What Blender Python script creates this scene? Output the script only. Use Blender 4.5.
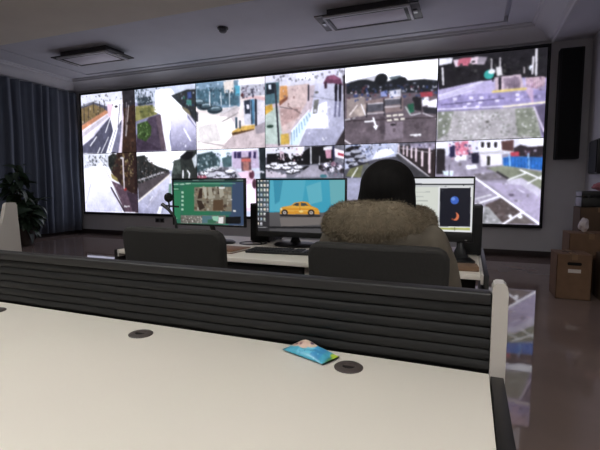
import bpy, bmesh, math, random
import numpy as np
from mathutils import Vector, Matrix

C = bpy.context.scene
PI = math.pi
for o in list(bpy.data.objects):
    bpy.data.objects.remove(o)

# ------------------------------------------------------------ camera, world, lights, exposure
cam_d = bpy.data.cameras.new('camera')
cam_d.sensor_width = 36.0
cam_d.lens = 25.69
cam_d.clip_start = 0.02
cam = bpy.data.objects.new('camera', cam_d)
cam.location = (0, 0, 1.2)
cam.rotation_euler = (PI / 2 - 0.08697, -0.00197, 0.37651)
C.collection.objects.link(cam)
C.camera = cam

w = bpy.data.worlds.new('world')
C.world = w
w.use_nodes = True
w.node_tree.nodes['Background'].inputs[0].default_value = (0.55, 0.6, 0.7, 1)
w.node_tree.nodes['Background'].inputs[1].default_value = 0.02

SCREEN_POWER = 1.35
FRONT_LAMP = 36.0         # the lit ceiling lights, over the front desks behind the camera
C.view_settings.view_transform = 'Standard'
C.view_settings.look = 'None'
C.view_settings.gamma = 1.0
C.view_settings.exposure = 0.0
C.view_settings.use_curve_mapping = False

# ------------------------------------------------------------ helpers
def lin(c):
    out = []
    for v in c[:3]:
        v = v / 255.0
        out.append(v / 12.92 if v <= 0.04045 else ((v + 0.055) / 1.055) ** 2.4)
    return (out[0], out[1], out[2], 1.0)

def mat(name, c, rough=0.6, metal=0.0, noise=0.0, scale=8.0, bump=0.0, stretch=(1, 1, 1), spec=0.5, sheen=0.0, wave=None):
    m = bpy.data.materials.new(name)
    m.use_nodes = True
    nt = m.node_tree
    b = nt.nodes['Principled BSDF']
    col = lin(c)
    b.inputs['Base Color'].default_value = col
    b.inputs['Roughness'].default_value = rough
    b.inputs['Metallic'].default_value = metal
    b.inputs['Specular IOR Level'].default_value = spec
    if sheen:
        b.inputs['Sheen Weight'].default_value = sheen
    tc = nt.nodes.new('ShaderNodeTexCoord')
    mp = nt.nodes.new('ShaderNodeMapping')
    mp.inputs['Scale'].default_value = stretch
    nt.links.new(tc.outputs['Object'], mp.inputs[0])
    n = nt.nodes.new('ShaderNodeTexNoise')
    n.inputs['Scale'].default_value = scale
    n.inputs['Detail'].default_value = 4
    nt.links.new(mp.outputs[0], n.inputs['Vector'])
    if noise > 0:
        r = nt.nodes.new('ShaderNodeValToRGB')
        r.color_ramp.elements[0].position = 0.3
        r.color_ramp.elements[1].position = 0.7
        r.color_ramp.elements[0].color = tuple(v * (1 - noise) for v in col[:3]) + (1,)
        r.color_ramp.elements[1].color = tuple(min(1, v * (1 + noise)) for v in col[:3]) + (1,)
        nt.links.new(n.outputs['Fac'], r.inputs[0])
        nt.links.new(r.outputs[0], b.inputs['Base Color'])
    if bump > 0:
        bp = nt.nodes.new('ShaderNodeBump')
        bp.inputs['Strength'].default_value = bump
        bp.inputs['Distance'].default_value = 0.01
        nt.links.new(n.outputs['Fac'], bp.inputs['Height'])
        nt.links.new(bp.outputs[0], b.inputs['Normal'])
    return m

def emit_attr(name, power):
    m = bpy.data.materials.new(name)
    m.use_nodes = True
    nt = m.node_tree
    b = nt.nodes['Principled BSDF']
    a = nt.nodes.new('ShaderNodeAttribute')
    a.attribute_name = 'picture'
    b.inputs['Base Color'].default_value = (0.01, 0.01, 0.012, 1)
    b.inputs['Roughness'].default_value = 0.35
    nt.links.new(a.outputs['Color'], b.inputs['Emission Color'])
    b.inputs['Emission Strength'].default_value = power
    return m

def emit(name, c, power):
    m = bpy.data.materials.new(name)
    m.use_nodes = True
    b = m.node_tree.nodes['Principled BSDF']
    b.inputs['Base Color'].default_value = lin(c)
    b.inputs['Emission Color'].default_value = lin(c)
    b.inputs['Emission Strength'].default_value = power
    return m

def smooth_by_angle(me, deg=40):
    bm = bmesh.new(); bm.from_mesh(me)
    for f in bm.faces: f.smooth = True
    lim = math.radians(deg)
    for e in bm.edges:
        if len(e.link_faces) == 2 and e.calc_face_angle(0) > lim: e.smooth = False
    bm.to_mesh(me); bm.free()

def link(name, me, parent=None, loc=(0, 0, 0), rot=(0, 0, 0)):
    o = bpy.data.objects.new(name, me)
    C.collection.objects.link(o)
    o.location = loc; o.rotation_euler = rot
    if parent: o.parent = parent
    return o

class MB:
    """collects shapes and links them as one mesh object"""
    def __init__(s): s.bm = bmesh.new()
    def box(s, x0, x1, y0, y1, z0, z1, bev=0.0, seg=2, M=None):
        b = bmesh.new()
        bmesh.ops.create_cube(b, size=1)
        bmesh.ops.scale(b, vec=(x1 - x0, y1 - y0, z1 - z0), verts=b.verts)
        bmesh.ops.translate(b, vec=((x0 + x1) / 2, (y0 + y1) / 2, (z0 + z1) / 2), verts=b.verts)
        if bev > 0:
            bmesh.ops.bevel(b, geom=list(b.edges), offset=bev, segments=seg, profile=0.5, affect='EDGES')
        if M is not None: bmesh.ops.transform(b, matrix=M, verts=b.verts)
        s._add(b); return s
    def _add(s, b):
        me = bpy.data.meshes.new('t'); b.to_mesh(me); b.free()
        s.bm.from_mesh(me); bpy.data.meshes.remove(me)
    def cyl(s, p0, p1, r0, r1=None, n=16):
        r1 = r0 if r1 is None else r1
        p0, p1 = Vector(p0), Vector(p1)
        d = p1 - p0
        b = bmesh.new()
        bmesh.ops.create_cone(b, cap_ends=True, segments=n, radius1=r0, radius2=r1, depth=d.length)
        q = d.to_track_quat('Z', 'Y').to_matrix().to_4x4()
        bmesh.ops.transform(b, matrix=Matrix.Translation((p0 + p1) / 2) @ q, verts=b.verts)
        s._add(b); return s
    def tube(s, pts, rad, n=10, caps=True):
        """smooth tube along pts; rad a number, or a list of numbers or (rx, ry) pairs"""
        pts = [Vector(p) for p in pts]
        m = len(pts)
        rads = rad if isinstance(rad, (list, tuple)) else [rad] * m
        rings = []
        up = Vector((0, 0, 1))
        t0 = (pts[1] - pts[0]).normalized()
        side = t0.cross(up)
        if side.length < 1e-3: side = Vector((1, 0, 0))
        side.normalize()
        for i in range(m):
            t = (pts[min(i + 1, m - 1)] - pts[max(i - 1, 0)]).normalized()
            side = (side - t * side.dot(t)).normalized()
            u = side.cross(t)
            r = rads[i]
            rx, ry = r if isinstance(r, (list, tuple)) else (r, r)
            rings.append([s.bm.verts.new(pts[i] + side * (math.cos(2 * PI * k / n) * rx) + u * (math.sin(2 * PI * k / n) * ry)) for k in range(n)])
        for a, b in zip(rings, rings[1:]):
            for k in range(n):
                s.bm.faces.new((a[k], a[(k + 1) % n], b[(k + 1) % n], b[k]))
        if caps:
            s.bm.faces.new(rings[0][::-1]); s.bm.faces.new(rings[-1])
        return s
    def ball(s, c, r, n=20, m=14):
        b = bmesh.new()
        bmesh.ops.create_uvsphere(b, u_segments=n, v_segments=m, radius=1)
        r = r if isinstance(r, (list, tuple)) else (r, r, r)
        bmesh.ops.scale(b, vec=r, verts=b.verts)
        bmesh.ops.translate(b, vec=c, verts=b.verts)
        s._add(b); return s
    def limb(s, pts, rads, n=14):
        """round-ended tapered limb"""
        for p, r in zip(pts, rads): s.ball(p, r, n, 10)
        for i in range(len(pts) - 1): s.cyl(pts[i], pts[i + 1], rads[i], rads[i + 1], n)
        return s
    def prism(s, poly, axis, a, b):
        """polygon of 2-D points extruded along an axis from a to b"""
        def P(q, t):
            return {'x': (t, q[0], q[1]), 'y': (q[0], t, q[1]), 'z': (q[0], q[1], t)}[axis]
        A = [s.bm.verts.new(P(q, a)) for q in poly]
        B = [s.bm.verts.new(P(q, b)) for q in poly]
        n = len(poly)
        s.bm.faces.new(A); s.bm.faces.new(B[::-1])
        for i in range(n): s.bm.faces.new((A[i], B[i], B[(i + 1) % n], A[(i + 1) % n]))
        return s
    def lathe(s, prof, c=(0, 0, 0), n=24):
        c = Vector(c)
        rings = [[s.bm.verts.new(c + Vector((r * math.cos(2 * PI * k / n), r * math.sin(2 * PI * k / n), z))) for k in range(n)] for r, z in prof]
        for a, b in zip(rings, rings[1:]):
            for k in range(n): s.bm.faces.new((a[k], a[(k + 1) % n], b[(k + 1) % n], b[k]))
        s.bm.faces.new(rings[0][::-1]); s.bm.faces.new(rings[-1])
        return s
    def mesh(s, name, m, smooth=None, sub=0):
        bmesh.ops.recalc_face_normals(s.bm, faces=s.bm.faces)
        me = bpy.data.meshes.new(name)
        s.bm.to_mesh(me); s.bm.free()
        me.materials.append(m)
        if smooth is not None: smooth_by_angle(me, smooth)
        return me
    def build(s, name, m, parent=None, loc=(0, 0, 0), rot=(0, 0, 0), smooth=35, sub=0):
        o = link(name, s.mesh(name, m, smooth), parent, loc, rot)
        if sub:
            md = o.modifiers.new('sub', 'SUBSURF'); md.levels = sub; md.render_levels = sub
        return o

def remesh(mb, name, m, voxel, parent=None, it=4, fac=0.5):
    """fuses the overlapping shapes of mb into one continuous smooth surface"""
    me = mb.mesh(name, m)
    o = link(name, me)
    r = o.modifiers.new('r', 'REMESH'); r.mode = 'VOXEL'; r.voxel_size = voxel; r.use_smooth_shade = True
    sm = o.modifiers.new('s', 'SMOOTH'); sm.iterations = it; sm.factor = fac
    dg = bpy.context.evaluated_depsgraph_get()
    new = bpy.data.meshes.new_from_object(o.evaluated_get(dg), depsgraph=dg)
    o.modifiers.clear()
    o.data = new
    new.name = name
    if not new.materials: new.materials.append(m)
    if parent: o.parent = parent
    return o

def empty(name, loc, rz=0.0):
    o = bpy.data.objects.new(name, None)
    C.collection.objects.link(o)
    o.empty_display_size = 0.1
    o.location = loc; o.rotation_euler = (0, 0, rz)
    return o

def tag(o, label=None, cat=None, group=None, kind=None):
    if label: o['label'] = label
    if cat: o['category'] = cat
    if group: o['group'] = group
    if kind: o['kind'] = kind
    return o

def struct(mb, name, m, smooth=35, label=None):
    o = mb.build(name, m, smooth=smooth)
    o['kind'] = 'structure'
    return o

# ------------------------------------------------------------ pictures shown on screens
def draw(ops, nx, ny, seed, lx=1.0, soft=0.0):
    """small rasteriser: polygons, lines, ellipses, speckle; returns linear colours for nx*ny points, top row first"""
    rnd = random.Random(seed)
    S = 2
    Wd, Hd = nx * S, ny * S
    img = np.zeros((Hd, Wd, 3))
    U, V = np.meshgrid((np.arange(Wd) + 0.5) / Wd, (np.arange(Hd) + 0.5) / Hd)
    def inside(pts):
        r = np.zeros(U.shape, bool)
        j = len(pts) - 1
        for i in range(len(pts)):
            (xi, yi), (xj, yj) = pts[i], pts[j]
            if yi != yj:
                r ^= ((yi > V) != (yj > V)) & (U < (xj - xi) * (V - yi) / (yj - yi) + xi)
            j = i
        return r
    def box(u0, u1, v0, v1):
        a, b = max(0, int(u0 * Wd)), min(Wd, max(int(u0 * Wd) + 1, int(u1 * Wd)))
        c, d = max(0, int(v0 * Hd)), min(Hd, max(int(v0 * Hd) + 1, int(v1 * Hd)))
        return slice(c, d), slice(a, b)
    def blur(a, k):
        for ax in (0, 1):
            p = np.concatenate([np.take(a, [0] * k, ax), a, np.take(a, [-1] * k, ax)], ax)
            a = sum(np.take(p, range(i, i + a.shape[ax]), ax) for i in range(2 * k + 1)) / (2 * k + 1)
        return a
    for o in ops:
        if o[0] == 'p':
            img[inside(o[2])] = o[1]
        elif o[0] == 'g':
            k = inside(o[3])
            vs = [q[1] for q in o[3]]
            t = np.clip((V - min(vs)) / (max(vs) - min(vs) + 1e-6), 0, 1)[..., None]
            g = np.array(o[1]) * (1 - t) + np.array(o[2]) * t
            img[k] = g[k]
        elif o[0] == 'l':
            wd = max(o[2], 0.006) / 2
            for (a, b), (c, d) in zip(o[3], o[3][1:]):
                a, c, uu = a * lx, c * lx, U * lx
                L2 = (c - a) ** 2 + (d - b) ** 2 + 1e-9
                t = np.clip(((uu - a) * (c - a) + (V - b) * (d - b)) / L2, 0, 1)
                img[(uu - a - t * (c - a)) ** 2 + (V - b - t * (d - b)) ** 2 < wd * wd] = o[1]
        elif o[0] == 'e':
            (cu, cv), (ru, rv) = o[2], o[3]
            img[((U - cu) / max(ru, .003)) ** 2 + ((V - cv) / max(rv, .003)) ** 2 < 1] = o[1]
        elif o[0] == 'b':
            img = blur(img, o[1])
        elif o[0] == 's':
            pts = o[4]
            k = inside(pts)
            us = [q[0] for q in pts]; vs = [q[1] for q in pts]
            for _ in range(o[1]):
                u, v = rnd.uniform(min(us), max(us)), rnd.uniform(min(vs), max(vs))
                if not (0 <= u < 1 and 0 <= v < 1) or not k[min(Hd - 1, int(v * Hd)), min(Wd - 1, int(u * Wd))]: continue
                a = o[2] * rnd.uniform(.35, 1.1); b = o[2] * rnd.uniform(.35, 1.1)
                sl = box(u - a / 2 / lx, u + a / 2 / lx, v - b / 2, v + b / 2)
                img[sl] = img[sl] * .25 + np.array(rnd.choice(o[3])) * .75
    if soft:                                  # blur and grain, with haze and bloom painted into the picture
        rg = np.random.default_rng(seed)
        for cell, amt in ((2, .04), (5, .05), (14, .06)):
            t = rg.normal(0, amt, (Hd // cell + 2, Wd // cell + 2))
            t = blur(np.kron(t, np.ones((cell, cell)))[:Hd, :Wd, None], max(1, cell // 2))
            img = img + (img * t + 22 * t) * (1 - .8 * np.clip(img.mean(2, keepdims=True) / 255, 0, 1) ** 2)
        g = img.mean(2, keepdims=True)
        img = 19 + .925 * (g + (img - g) * .75)  # muted colours, blacks lifted as painted haze
        img = blur(blur(img, 1), 1)
        c = (np.clip(img, 0, 255) / 255.0) ** 1.45 * np.array([.98, .985, 1.03])
        c = c + soft * np.clip(blur(blur(img, 10), 10) / 255.0 - .65, 0, 1)  # glow spreading from bright areas, added to the picture colours
        img = np.clip(c, 0, 1.05) * 255
    c = img.reshape(ny, S, nx, S, 3).mean((1, 3)) / 255.0
    return np.where(c <= 0.04045, c / 12.92, ((c + 0.055) / 1.055) ** 2.4)

def picture_mesh(name, m, ops, nx, ny, W, H, seed, shape=None, soft=0.0):
    """grid of nx*ny points in the XZ plane (facing -Y), lower left at the origin, carrying the picture as colour"""
    col = draw(ops, nx, ny, seed, W / H, soft)
    vs = []
    for j in range(ny):
        for i in range(nx):
            u, v = i / (nx - 1), j / (ny - 1)
            vs.append(shape(u, v) if shape else (u * W, 0, (1 - v) * H))
    fs = [(j * nx + i, (j + 1) * nx + i, (j + 1) * nx + i + 1, j * nx + i + 1) for j in range(ny - 1) for i in range(nx - 1)]
    me = bpy.data.meshes.new(name)
    me.from_pydata(vs, [], fs)
    ca = me.color_attributes.new('picture', 'FLOAT_COLOR', 'POINT')
    rgba = np.ones((nx * ny, 4), np.float32)
    rgba[:, :3] = col.reshape(-1, 3)
    ca.data.foreach_set('color', rgba.ravel())
    me.materials.append(m)
    for p in me.polygons: p.use_smooth = True
    return me
FEEDS = {
 '00': [
  ('p',(100,100,122),[(-0.179,-0.281),(1.211,-0.133),(1.165,1.177),(-0.259,1.139)]),
  ('p',(222,224,232),[(-0.04,-0.064),(0.812,-0.031),(0.802,0.21),(0.525,0.236),(0.244,0.138),(-0.055,0.214)]),
  ('s',60,0.023,[(60,65,72),(120,125,130),(250,250,255),(90,80,80)],[(-0.015,0.014),(0.783,0.014),(0.75,0.157),(0.469,0.231),(0.029,0.323)]),
  ('p',(150,128,84),[(-0.056,0.24),(0.242,0.168),(0.44,0.254),(0.479,0.306),(-0.072,0.521)]),
  ('s',14,0.024,[(90,75,60),(180,150,110)],[(-0.012,0.243),(0.44,0.254),(0.019,0.501)]),
  ('p',(216,152,112),[(-0.042,0.528),(0.466,0.286),(0.532,0.323),(-0.047,0.621)]),
  ('p',(236,232,240),[(-0.047,0.616),(0.532,0.323),(0.569,0.387),(0.457,0.479),(0.215,0.717),(-0.062,0.897)]),
  ('p',(255,252,255),[(0.499,0.172),(0.784,0.135),(0.771,0.427),(0.713,0.521),(0.603,0.687),(0.549,0.436)]),
  ('p',(235,205,215),[(0.499,0.184),(0.61,0.194),(0.559,0.412),(0.504,0.383)]),
  ('l',(252,252,252),0.02,[(0.279,0.715),(0.149,0.862)]),
  ('l',(250,250,250),0.02,[(0.337,0.901),(0.274,1.015)]),
  ('l',(200,200,215),0.012,[(0.413,0.514),(0.186,0.715)]),
  ('p',(252,252,252),[(0.631,0.54),(0.685,0.593),(0.531,1.034),(0.431,1.031)]),
  ('p',(135,135,158),[(0.701,0.544),(0.755,0.548),(0.736,0.744),(0.643,1.038),(0.531,1.034)]),
  ('p',(228,216,226),[(0.769,0.231),(0.793,0.428),(0.746,1.041),(0.663,1.038),(0.739,0.67)]),
  ('p',(78,52,40),[(0.779,-0.01),(1.078,-0.029),(1.037,1.076),(0.735,1.041),(0.793,0.428)]),
  ('s',70,0.033,[(120,82,55),(42,30,25),(70,62,55),(95,60,40)],[(0.81,0.017),(1.019,0.013),(0.98,1.025),(0.769,1.017)]),
  ('p',(58,54,60),[(0.784,-0.009),(1.039,-0.032),(1.029,0.229),(0.799,0.283)]),
  ('l',(190,182,180),0.019,[(0.887,0.241),(0.824,0.748)]),
  ('s',10,0.017,[(230,225,220)],[(0.805,0.137),(0.966,0.151),(0.961,0.271),(0.854,0.263)]),
  ('e',(45,42,45),(0.664,0.242),(0.03,0.017)),
  ('e',(40,38,42),(0.58,1.011),(0.062,0.025)),
  ('l',(250,250,250),0.013,[(-0.022,0.989),(0.518,1.013)]),
  ('p',(206,198,206),[(0.013,0.629),(0.491,0.362),(0.518,0.399),(0.008,0.719)]),
  ('b',1),
  ('l',(70,62,62),0.012,[(0.056,0.148),(0.051,0.465)]),
  ('l',(70,62,62),0.013,[(0.141,0.205),(0.142,0.42)]),
  ('l',(70,62,62),0.012,[(0.239,0.138),(0.241,0.314)]),
  ('l',(70,62,62),0.013,[(0.359,0.135),(0.363,0.298)]),
  ('l',(70,62,62),0.013,[(0.445,0.13),(0.449,0.279)]),
  ('l',(235,232,240),0.009,[(0.011,0.106),(0.475,0.084)]),
  ('l',(120,115,118),0.011,[(0.037,0.171),(0.303,0.123)]),
  ('s',26,0.04,[(150,120,95),(90,80,72),(195,180,160)],[(-0.008,0.168),(0.47,0.207),(0.467,0.281),(0.019,0.501)]),
  ('s',20,0.025,[(60,62,70),(120,118,124)],[(0.278,0.041),(0.754,0.06),(0.609,0.218),(0.386,0.175)]),
  ('l',(245,245,245),0.017,[(0.544,0.435),(0.449,0.654)]),
  ('l',(70,68,80),0.012,[(0.734,0.204),(0.683,0.568)]),
  ('l',(150,142,150),0.014,[(0.852,0.19),(0.813,0.748)]),
  ('s',14,0.063,[(60,42,34),(105,72,52)],[(0.797,0.331),(0.986,0.321),(0.959,0.999),(0.77,0.993)]),
  ('l',(250,250,250),0.014,[(0.502,0.732),(0.347,1.002)]),
  ('l',(95,95,112),0.01,[(0.642,0.615),(0.506,0.958)]),
 ],
 '10': [
  ('p',(150,150,180),[(-0.208,-0.319),(1.298,-0.145),(1.272,1.22),(-0.27,1.18)]),
  ('p',(205,212,225),[(-0.067,-0.09),(1.119,-0.042),(1.112,0.255),(-0.079,0.204)]),
  ('s',70,0.029,[(60,70,85),(110,125,140),(235,240,250),(80,95,110)],[(0.019,-0.001),(0.449,0.015),(0.414,0.246),(0.01,0.239)]),
  ('p',(70,85,95),[(0.043,0.135),(0.276,0.129),(0.3,0.236),(0.053,0.269)]),
  ('p',(160,155,90),[(0.009,0.265),(0.299,0.263),(0.38,0.414),(-0.001,0.507)]),
  ('p',(128,130,70),[(0.096,0.299),(0.27,0.3),(0.294,0.42),(0.09,0.472)]),
  ('p',(96,80,100),[(0.236,0.456),(0.436,0.418),(0.516,0.988),(-0.004,0.995),(0.006,0.724)]),
  ('p',(120,100,112),[(0.35,0.438),(0.442,0.426),(0.516,0.988),(0.432,0.985)]),
  ('p',(72,100,48),[(0.027,0.549),(0.116,0.528),(0.205,0.507),(0.274,0.605),(0.26,0.737),(0.164,0.84),(0.032,0.806)]),
  ('s',30,0.033,[(110,150,70),(60,85,40),(140,175,105)],[(0.027,0.549),(0.248,0.523),(0.26,0.737),(0.105,0.842),(0.033,0.779)]),
  ('p',(255,255,255),[(0.364,0.032),(0.614,0.044),(0.848,0.384),(0.882,0.591),(0.582,0.676),(0.544,1.016),(0.502,1.014),(0.436,0.431),(0.325,0.37)]),
  ('g',(235,232,250),(140,138,165),[(0.586,0.52),(0.845,0.474),(1.005,0.675),(0.996,1.032),(0.599,1.018)]),
  ('p',(252,252,252),[(0.462,0.485),(0.531,0.503),(0.599,1.018),(0.496,1.014)]),
  ('l',(250,250,255),0.024,[(0.808,0.668),(0.905,0.849)]),
  ('l',(240,235,240),0.021,[(0.847,0.41),(1.013,0.65)]),
  ('l',(210,160,120),0.011,[(0.888,0.387),(1.015,0.587)]),
  ('p',(60,66,70),[(0.611,0.147),(0.855,0.081),(1.039,0.086),(1.027,0.626),(0.873,0.412)]),
  ('s',50,0.025,[(120,140,150),(40,170,130),(200,210,225),(90,70,60),(50,80,140)],[(0.666,0.139),(1.026,0.097),(1.017,0.448),(0.888,0.387)]),
  ('p',(80,150,140),[(0.851,0.232),(0.931,0.239),(0.934,0.335),(0.855,0.309)]),
  ('p',(70,90,150),[(0.868,0.12),(0.934,0.114),(0.937,0.214),(0.873,0.222)]),
  ('p',(150,140,110),[(0.769,0.327),(0.888,0.375),(0.925,0.479),(0.834,0.409)]),
  ('l',(210,220,230),0.015,[(0.322,0.029),(0.32,0.317)]),
  ('l',(225,228,235),0.02,[(0.393,0.023),(0.388,0.349)]),
  ('l',(200,200,205),0.005,[(0.543,0.128),(0.592,0.326)]),
  ('s',5,0.031,[(250,250,250)],[(0.727,0.879),(0.835,0.884),(0.833,0.948),(0.725,0.944)]),
  ('b',1),
  ('s',60,0.037,[(50,62,70),(150,165,175),(220,225,235),(90,110,120)],[(0.019,-0.001),(0.293,0.026),(0.3,0.25),(0.039,0.241)]),
  ('s',26,0.035,[(150,150,95),(95,105,60),(185,175,120)],[(0.054,0.242),(0.356,0.267),(0.35,0.438),(0.06,0.47)]),
  ('s',36,0.027,[(110,150,75),(55,80,40),(150,180,115),(40,60,35)],[(0.027,0.541),(0.256,0.524),(0.26,0.751),(0.105,0.842),(0.024,0.793)]),
  ('s',34,0.031,[(70,75,85),(130,150,165),(45,50,58)],[(0.598,0.12),(0.854,0.131),(0.927,0.391),(0.822,0.357)]),
  ('l',(240,238,248),0.016,[(0.448,0.497),(0.544,1.016)]),
  ('l',(120,95,110),0.014,[(0.468,0.748),(0.508,0.988)]),
  ('l',(70,66,70),0.011,[(0.772,0.225),(1.007,0.548)]),
  ('l',(190,188,205),0.008,[(0.583,0.157),(0.632,0.368)]),
  ('p',(82,66,86),[(0.019,0.765),(0.221,0.856),(0.447,0.972),(-0.004,0.982)]),
 ],
 '20': [
  ('p',(236,226,220),[(-0.147,-0.325),(1.273,-0.15),(1.267,1.225),(-0.186,1.186)]),
  ('p',(130,160,180),[(-0.013,-0.013),(0.657,0.018),(0.652,0.393),(0.362,0.396),(-0.022,0.338)]),
  ('p',(85,125,142),[(0.026,0.099),(0.63,0.119),(0.639,0.379),(0.201,0.329),(0.022,0.274)]),
  ('s',50,0.038,[(150,180,200),(70,100,115),(205,220,230)],[(0.014,0.016),(0.632,0.041),(0.627,0.365),(0.036,0.261)]),
  ('p',(225,215,205),[(0.417,0.018),(0.567,0.016),(0.565,0.19),(0.433,0.191)]),
  ('p',(95,190,215),[(0.584,0.088),(0.656,0.088),(0.654,0.238),(0.59,0.236)]),
  ('p',(238,236,236),[(0.632,0.015),(1.045,0.022),(1.044,0.117),(0.63,0.101)]),
  ('p',(190,190,200),[(0.669,0.097),(1.032,0.108),(1.03,0.259),(0.667,0.265)]),
  ('s',40,0.033,[(110,105,120),(225,225,230),(150,130,150),(70,60,80)],[(0.682,0.106),(1.019,0.12),(1.018,0.271),(0.68,0.26)]),
  ('p',(215,205,205),[(0.389,0.424),(0.601,0.376),(0.652,0.419),(0.516,0.751),(0.304,0.659)]),
  ('p',(250,244,238),[(-0.024,0.447),(0.225,0.492),(0.52,0.54),(0.621,0.757),(0.38,0.932),(-0.037,0.968)]),
  ('e',(70,95,105),(0.03,0.288),(0.1,0.06)),
  ('e',(150,175,185),(0.025,0.263),(0.07,0.022)),
  ('e',(70,95,105),(0.132,0.35),(0.115,0.059)),
  ('e',(150,175,185),(0.127,0.326),(0.08,0.021)),
  ('e',(70,95,105),(0.287,0.416),(0.113,0.059)),
  ('e',(150,175,185),(0.282,0.392),(0.079,0.021)),
  ('l',(235,235,235),0.011,[(0.21,0.143),(0.211,0.357)]),
  ('l',(228,228,228),0.01,[(0.38,0.173),(0.382,0.344)]),
  ('l',(230,230,230),0.011,[(0.504,0.184),(0.506,0.381)]),
  ('l',(205,205,210),0.013,[(0.388,0.464),(0.613,0.39)]),
  ('l',(150,140,135),0.016,[(0.413,0.586),(0.585,0.505)]),
  ('p',(205,205,215),[(0.7,0.319),(0.994,0.294),(0.997,0.676),(0.713,0.658)]),
  ('p',(55,65,85),[(0.71,0.32),(0.794,0.306),(0.794,0.508),(0.723,0.503)]),
  ('p',(90,150,185),[(0.801,0.307),(0.852,0.306),(0.853,0.654),(0.807,0.651)]),
  ('p',(40,45,60),[(0.857,0.281),(0.887,0.285),(0.887,1.006),(0.869,1.005)]),
  ('p',(225,190,190),[(0.641,0.288),(0.857,0.261),(1.018,0.291),(1.018,0.347),(0.857,0.302)]),
  ('p',(215,210,215),[(0.894,0.349),(1.018,0.347),(1.016,0.601),(0.898,0.657)]),
  ('p',(225,185,90),[(0.529,0.752),(0.661,0.681),(0.853,0.667),(0.878,0.72),(0.594,0.795)]),
  ('p',(110,80,50),[(0.529,0.766),(0.852,0.724),(0.852,0.75),(0.542,0.805)]),
  ('p',(205,190,190),[(0.529,0.811),(1.002,0.702),(1.024,1.011),(0.379,0.985)]),
  ('p',(65,90,110),[(0.585,0.544),(0.614,0.546),(0.611,0.704),(0.585,0.703)]),
  ('p',(90,100,115),[(0.637,0.595),(0.662,0.597),(0.661,0.712),(0.638,0.711)]),
  ('p',(80,80,90),[(-0.023,0.392),(0.032,0.437),(0.034,0.573),(-0.028,0.569)]),
  ('l',(235,225,228),0.008,[(-0.034,0.858),(0.38,0.932)]),
  ('b',1),
  ('s',50,0.044,[(100,130,145),(60,85,100),(165,185,200)],[(0.04,0.086),(0.63,0.106),(0.627,0.351),(0.146,0.324)]),
  ('e',(52,70,80),(0.063,0.312),(0.083,0.038)),
  ('e',(165,190,200),(0.064,0.274),(0.05,0.017)),
  ('e',(90,115,125),(0.075,0.297),(0.066,0.019)),
  ('e',(52,70,80),(0.15,0.368),(0.099,0.037)),
  ('e',(165,190,200),(0.151,0.33),(0.06,0.016)),
  ('e',(90,115,125),(0.162,0.353),(0.079,0.018)),
  ('e',(52,70,80),(0.292,0.427),(0.107,0.038)),
  ('e',(165,190,200),(0.293,0.39),(0.064,0.016)),
  ('e',(90,115,125),(0.303,0.413),(0.086,0.018)),
  ('l',(240,240,240),0.01,[(0.216,0.144),(0.217,0.357)]),
  ('l',(235,235,235),0.01,[(0.38,0.173),(0.382,0.358)]),
  ('l',(235,235,235),0.011,[(0.504,0.184),(0.506,0.381)]),
  ('l',(165,160,160),0.01,[(0.385,0.597),(0.625,0.482)]),
  ('l',(190,185,185),0.01,[(0.415,0.485),(0.613,0.403)]),
  ('l',(190,180,178),0.016,[(0.022,0.874),(0.406,0.946)]),
  ('p',(228,222,218),[(0.027,0.641),(0.305,0.605),(0.381,0.877),(0.05,0.889)]),
  ('s',24,0.031,[(120,110,125),(200,195,205),(80,75,90)],[(0.668,0.135),(0.858,0.141),(0.857,0.281),(0.679,0.279)]),
  ('e',(120,70,70),(0.685,0.235),(0.021,0.026)),
  ('l',(70,72,90),0.015,[(0.828,0.164),(0.837,0.28)]),
  ('p',(230,228,235),[(0.742,0.375),(0.78,0.373),(0.785,0.442),(0.749,0.442)]),
  ('l',(60,85,105),0.018,[(0.811,0.329),(0.818,0.652)]),
  ('s',16,0.023,[(120,85,45),(70,55,45)],[(0.529,0.766),(0.852,0.724),(0.852,0.75),(0.542,0.805)]),
  ('p',(175,165,172),[(0.852,0.693),(1.015,0.626),(1.014,0.78),(0.877,0.798)]),
 ],
 '30': [
  ('p',(205,190,196),[(-0.162,-0.323),(1.171,-0.148),(1.184,1.231),(-0.179,1.193)]),
  ('p',(215,214,224),[(0.007,-0.006),(1.039,-0.016),(1.041,0.209),(0.006,0.155)]),
  ('s',36,0.032,[(70,72,85),(240,240,246),(120,115,130)],[(0.201,0.002),(0.994,0.016),(0.995,0.104),(0.2,0.095)]),
  ('p',(242,242,242),[(0.414,0.013),(0.633,0.025),(0.645,0.111),(0.426,0.098)]),
  ('p',(212,190,185),[(0.2,0.175),(0.573,0.16),(0.536,0.418),(0.35,0.748),(0.196,0.821)]),
  ('p',(195,165,160),[(0.198,0.469),(0.475,0.465),(0.45,0.595),(0.222,0.714)]),
  ('p',(190,205,195),[(0.003,0.454),(0.173,0.44),(0.247,0.959),(-0.001,0.948)]),
  ('g',(205,205,222),(168,168,190),[(0.645,0.168),(0.995,0.154),(0.999,0.787),(0.884,1.014),(0.449,0.995),(0.597,0.553)]),
  ('p',(238,238,248),[(0.609,0.476),(0.788,0.413),(0.813,0.777),(0.524,0.759)]),
  ('p',(90,130,140),[(0.006,0.101),(0.188,0.099),(0.186,0.387),(0.004,0.4)]),
  ('p',(35,55,70),[(0.019,0.116),(0.097,0.111),(0.096,0.245),(0.023,0.252)]),
  ('p',(225,165,100),[(0.2,0.162),(0.289,0.162),(0.301,0.317),(0.185,0.401)]),
  ('p',(150,95,70),[(0.194,0.362),(0.301,0.305),(0.301,0.344),(0.193,0.429)]),
  ('p',(225,180,70),[(-0.01,0.425),(0.095,0.393),(0.107,0.476),(-0.011,0.548)]),
  ('l',(60,62,72),0.024,[(0.138,0.142),(0.185,0.97)]),
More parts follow.
